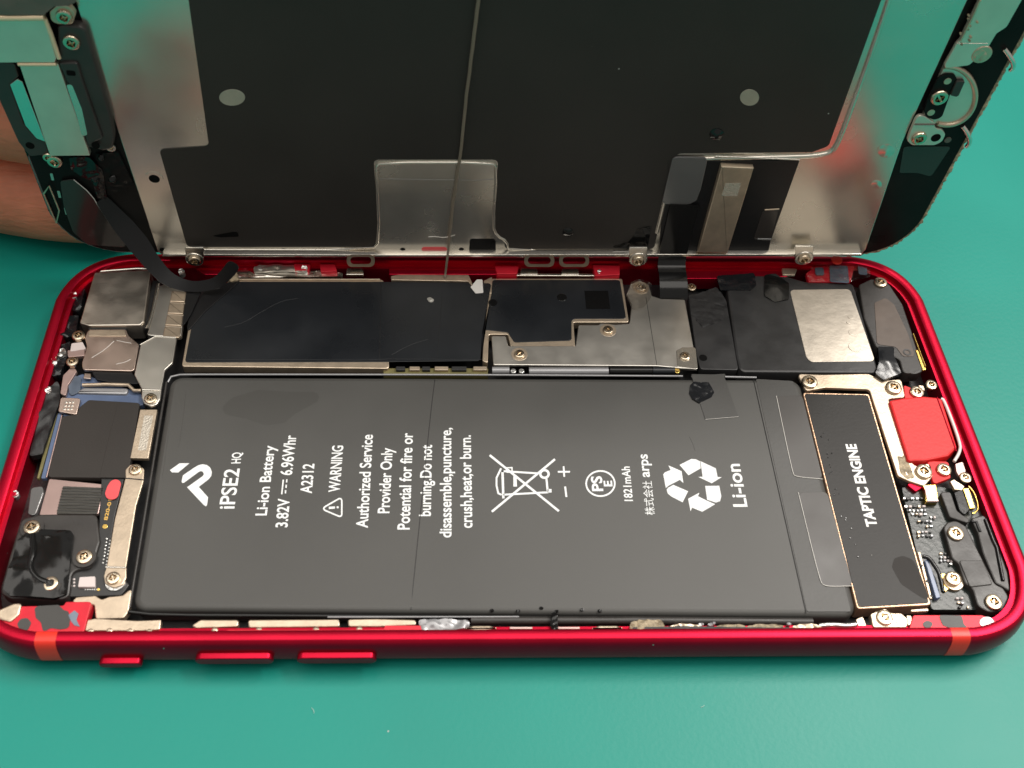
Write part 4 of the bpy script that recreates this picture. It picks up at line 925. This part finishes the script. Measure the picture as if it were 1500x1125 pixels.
for pts in (zn([(1285, 535), (1335, 610), (1380, 680), (1385, 740), (1350, 770)]), zo([(825, 335), (870, 400), (905, 480), (900, 530), (870, 560)])):
    wire('edge_hook', pts, [.3, .6, .7, .5, .2], .34, 'steel_bright', fr_, LID, it=2)
plate('smoke_film', zo([(180, 560), (700, 560), (480, 890), (330, 850), (130, 850)]), .1, .06, 'smoke_film', fr_, LID, r=.4, bev=0)

# ---- earpiece and front camera bracket at the left
zm = lambda p: Z(0, 100, 3.75, p); z0 = lambda p: Z(0, 0, 7.5, p)
eb = plate('earpiece_holder', z0([(630, 290), (700, 275), (880, 290), (950, 340), (1220, 1280), (1260, 1500), (1240, 1640), (1130, 1660), (980, 1620), (900, 1580), (640, 660)]), 1.4, 1.3, 'black_plastic', dp, LID, r=.9, bev=.3, label='black plastic earpiece holder')
plate('holder_step', z0([(640, 690), (850, 690), (900, 860), (1130, 1520), (970, 1600), (760, 930)]), 1.8, .5, 'black_plastic', eb, LID, r=.4, bev=.2)
plate('slot', z0([(725, 770), (825, 780), (835, 835), (735, 830)]), 1.82, .05, 'code_patch', eb, LID, r=.2, bev=0)
plate('slot_window', z0([(728, 930), (790, 930), (900, 1200), (960, 1480), (900, 1500), (850, 1300)]), 1.83, .05, 'lid_plate', eb, LID, r=.3, bev=0)
screw(*z0([(785, 465)])[0], 1.6, 12.5, eb, fr=LID)
disc('pin_hole', *zm([(525, 425)])[0], 6, 1.84, .05, 'code_patch', eb, LID, bev=0)
up_ = plate('sensor_plate', z0([(-500, 190), (480, 190), (530, 350), (620, 640), (600, 690), (60, 690), (-300, 690)]), 1.9, 1.0, 'satin_plate', dp, LID, r=.15, bev=.1, label='upper metal sensor cover plate')
wire('copper_fold', z0([(-300, 195), (300, 192), (485, 190)]), 1.95, .42, 'lit_fold_edge', up_, LID)
wire('side_rim', z0([(490, 200), (560, 370), (650, 640)]), 1.8, .3, 'lit_fold_edge', up_, LID)
lp = plate('speaker_plate', z0([(210, 705), (640, 705), (720, 930), (990, 1710), (550, 1715)]), 1.7, .8, 'satin_plate', dp, LID, r=.1, bev=.08, label='lower metal earpiece cover plate')
wire('copper_fold', z0([(200, 706), (620, 706)]), 1.75, .26, 'lit_fold_edge', lp, LID)
plate('mirror_strip', z0([(110, 930), (190, 870), (245, 900), (500, 1560), (400, 1520), (280, 1380)]), 1.3, .3, 'steel_bright', lp, LID, r=.1, bev=.04)
lf = plate('left_arm', z0([(-200, 650), (40, 680), (160, 700), (205, 840), (110, 930), (260, 1360), (380, 1500), (500, 1560), (540, 1700), (330, 1720), (200, 1560), (-100, 900)]), 1.1, .9, 'black_plastic', dp, LID, r=.3, bev=.15, label='black plastic arm beside the earpiece plate')
disc('pin_hole', *zm([(165, 425)])[0], 6.5, 1.12, .05, 'code_patch', lf, LID, bev=0)
cmf = blob('front_camera', z0([(-400, -300), (600, -300), (840, -60), (830, 30), (760, 60), (600, 70), (480, 165), (0, 165), (-400, 170)]), 2.2, 2.0, 'brown_film', dp, LID, amp=.2, freq=.4, label='dark front camera block above the sensor plate')
plate('camera_lug', z0([(540, 130), (620, 60), (760, 60), (830, 160), (800, 270), (640, 270), (560, 240)]), 1.7, .8, 'champagne', cmf, LID, r=.6, bev=.15)
screw(*z0([(705, 185)])[0], 1.85, 12, cmf, fr=LID)
for u, v in zm([(300, 512), (265, 490)]): screw(u, v, 1.3, 11 if u > 75 else 8, lf, fr=LID)
ringplate('bright_ring', *zm([(607, 437)])[0], 7.5, 4, .5, .3, 'steel_bright', fr_, LID)
disc('copper_dot', *zm([(604, 434)])[0], 4.5, .45, .2, 'copper_edge', fr_, LID, n=14)
ff = plate('smoke_flap', zm([(330, 620), (400, 610), (500, 690), (560, 790), (640, 900), (700, 985), (480, 970), (400, 900), (350, 760)]), .5, .12, 'smoke_film', dp, LID, r=.6, bev=.04, label='dark film flap over the lower left corner')
wire('flap_edge', zm([(405, 612), (500, 690), (560, 790), (635, 895), (670, 915), (760, 1040)]), .6, .07, 'film_edge', ff, LID, it=1)
blob('gloss_lump', zm([(380, 490), (490, 490), (560, 560), (590, 720), (540, 720), (510, 630), (390, 560)]), .7, .6, 'black_gloss', fr_, LID, amp=.4, freq=.5, seed=8)
blob('grit_patch', zm([(520, 470), (650, 460), (735, 640), (600, 700), (560, 620)]), .35, .3, 'lid_frame_black', fr_, LID, amp=.25, freq=1.6, seed=9)
for u, v, r in zm([(620, 615, )] if False else [(620, 610), (520, 605), (550, 490)]) and [(165, 263, 6), (139, 262, 6), (148, 231, 5)]:
    blob('black_drop', ell(u, v, r, r, 12), .5, .2, 'black_gloss', fr_, LID, amp=.1, freq=1, hump=.7, seed=u, r=0)
wire('wire_clip', zm([(240, 690), (270, 645), (325, 780), (310, 850), (240, 690)]), [.2, .6, .6, .2, .2], .13, 'champagne', fr_, LID)
for u, v in zm([(283, 597), (322, 693), (360, 785)]): plate('contact_mark', [(u - 2.5, v - 5), (u + 1.5, v - 5), (u + 4, v + 5), (u - 0, v + 5)], .1, .08, 'steel', fr_, LID, r=.1, bev=0)

# ---------------------------------------------------------------- loose cables, sticking to the display
def cable(name, pts, half, m, lab, it=2, parent=dp):
    """pts: (u, v, 'L' or 'B', offset)"""
    C = []
    for u, v, k, o in pts:
        f = LID if k == 'L' else BASE
        C.append(f.to(*f.un(u, v, o), o))
    C = smooth_path(C, it)
    m_ = len(C) - 1
    hs_ = []
    for i in range(len(C)):
        if not isinstance(half, (list, tuple)): hs_.append(half); continue
        f = i / m_ * (len(half) - 1); q = min(int(f), len(half) - 2); hs_.append(half[q] * (1 - f + q) + half[q + 1] * (f - q))
    W = []
    for i in range(len(C)):
        t = (C[min(i + 1, len(C) - 1)] - C[max(i - 1, 0)]).normalized()
        vd = (CAB - C[i]).normalized()
        W.append(t.cross(vd).normalized() * hs_[i])
    for k in (1, 2, 3): W[-k] = W[-k] * (.35, .75, .93)[k - 1]
    return ribbon(name, C, W, .22, m, parent, lab)
CAB = Vector((0, -80, 120))                  # the side the flat cables face
cable('camera_flex', [(148, 292, 'L', .8), (168, 316, 'L', 1.0), (186, 337, 'L', 1.4), (205, 360, 'L', 2.2), (222, 384, 'L', 3.4), (245, 409, 'L', 5.0), (277, 421, 'L', 6.0), (314, 417, 'L', 6.4), (332, 402, 'L', 6.4), (344, 386, 'L', 6.3)], [.8, 1.2, 1.55, 1.6, 1.35, 1.1, .85, .85, 1.0, 1.0], 'fpc_black', 'black flat camera cable curling out of the display', 2)
wire('cable_edge', [(146, 299), (171, 337), (180, 345), (203, 377), (217, 396), (240, 419), (280, 428), (322, 422)], [.9, 1.5, 1.7, 3.0, 4.0, 5.0, 6.0, 6.4], .06, 'grey_film', dp, LID, it=1)
xa = LID.un(1003, 300, .9)[0]; xb = LID.un(986, 372, 1.5)[0]
C = smooth_path([LID.to(xa, LID.un(1003, 300, .9)[1], .9), LID.to(xa * .5 + xb * .5, 4.5, 1.0), LID.to(xb, .8, 1.4), LID.to(xb, -.2, 2.4), LID.to(xb, -.1, 4.0), LID.to(xb, -.5, 5.6), LID.to(xb, -1.4, 6.9), LID.to(xb, -2.2, 7.4)], 3)
ribbon('display_flex', C, [Vector((2.25, 0, 0))] * len(C), .22, 'black_gloss', dp, 'glossy black display cable bending down into the body')

# ================================================================ loose thread hanging over display and battery
TH = [(716, -112, 'L', 1.2), (700, 0, 'L', 1.2), (684, 150, 'L', 1.0), (670, 260, 'L', .9), (658, 350, 'L', 1.2), (655, 384, 'L', 2.4), (653, 400, 'B', 5.6), (652, 407, 'B', 5.2)]
C = []
for u, v, k, o in TH:
    f = LID if k == 'L' else BASE
    C.append(f.to(*f.un(u, v, o), o))
C = smooth_path(C, 3)
C = [p + Vector((.35 * noise.noise(p * .06) + .12 * noise.noise(p * .3), 0, 0)) for p in C]
nC = len(C)
th_ = tube('thread', C, [.30 - .14 * i / nC for i in range(nC)], 'thread_fibre', None, n=6)
th_['label'] = 'thin brown thread hanging down the middle of the upright display'; th_['category'] = 'thread'

# ================================================================ hand holding the display from behind, at the left
hand = thing('hand', 'bare hand behind the display, fingers bent round its left edge', 'hand')
def LP(u, v, Y):
    d = RM @ Vector(((u - 750) / FPX, -(v - 562.5) / FPX, -1))
    return CAM_LOC + d * ((Y - CAM_LOC.y) / d.y)
def skin_chain(name, chains, m, parent, sub=2):
    V = []; E = []; R = []
    for ch in chains:
        prev = None
        for p, r in ch:
            if isinstance(p, int): prev = p; continue
            V.append(Vector(p) * S); R.append(r * S)
            if prev is not None: E.append((prev, len(V) - 1))
            prev = len(V) - 1
    me = bpy.data.meshes.new(name); me.from_pydata(V, E, []); me.update()
    o = bpy.data.objects.new(name, me); sc.collection.objects.link(o); o.parent = parent
    md = o.modifiers.new('skin', 'SKIN'); md.use_smooth_shade = True
    for i, sv in enumerate(me.skin_vertices[0].data): sv.radius = (R[i], R[i]); sv.use_root = (i == 0)
    s2 = o.modifiers.new('sub', 'SUBSURF'); s2.levels = sub; s2.render_levels = sub
    me.materials.append(MT[m])
    return o
k1 = LP(75, 283, 46); k2 = LP(20, 178, 49)
wr = Vector((-150, 60, 34)); pm = Vector((-122, 56, 40)); kx = -104
chains = [
    [(wr, 24), (pm, 22), ((kx, 54, 46), 15)],
    [(1, 0), ((kx, 55, k1.z - 1), 11), ((-88, 51, k1.z), 9.3), ((-76, 46.5, k1.z + .3), 8.8), ((-64, 44.2, k1.z + .6), 8.3), ((-57, 43.8, k1.z + .8), 6.2)],
    [(2, 0), ((kx, 56, k2.z + 2), 11), ((-88, 53, k2.z + 3), 9.6), ((-75, 48.5, k2.z + 3.5), 9.1), ((-61, 44.6, k2.z + 3.5), 8.6), ((-53, 44, k2.z + 3.5), 6.4)],
    [(2, 0), ((kx, 57, k2.z + 22), 11), ((-88, 53, k2.z + 23), 9.4), ((-75, 48.5, k2.z + 22.5), 8.9), ((-62, 44.5, k2.z + 22), 8.4), ((-55, 44, k2.z + 22), 6.2)],
    [(1, 0), ((-108, 60, k1.z - 16), 9), ((-98, 62, k1.z - 17), 7.6), ((-92, 62, k1.z - 16.5), 7.0), ((-86, 60, k1.z - 16), 5.0)],
    [(0, 0), ((-128, 44, 62), 13), ((-110, 30, 78), 10.5), ((-92, 24, 84), 9.2), ((-80, 22.5, 85), 7.0)],
]
skin_chain('skin', chains, 'skin', hand)
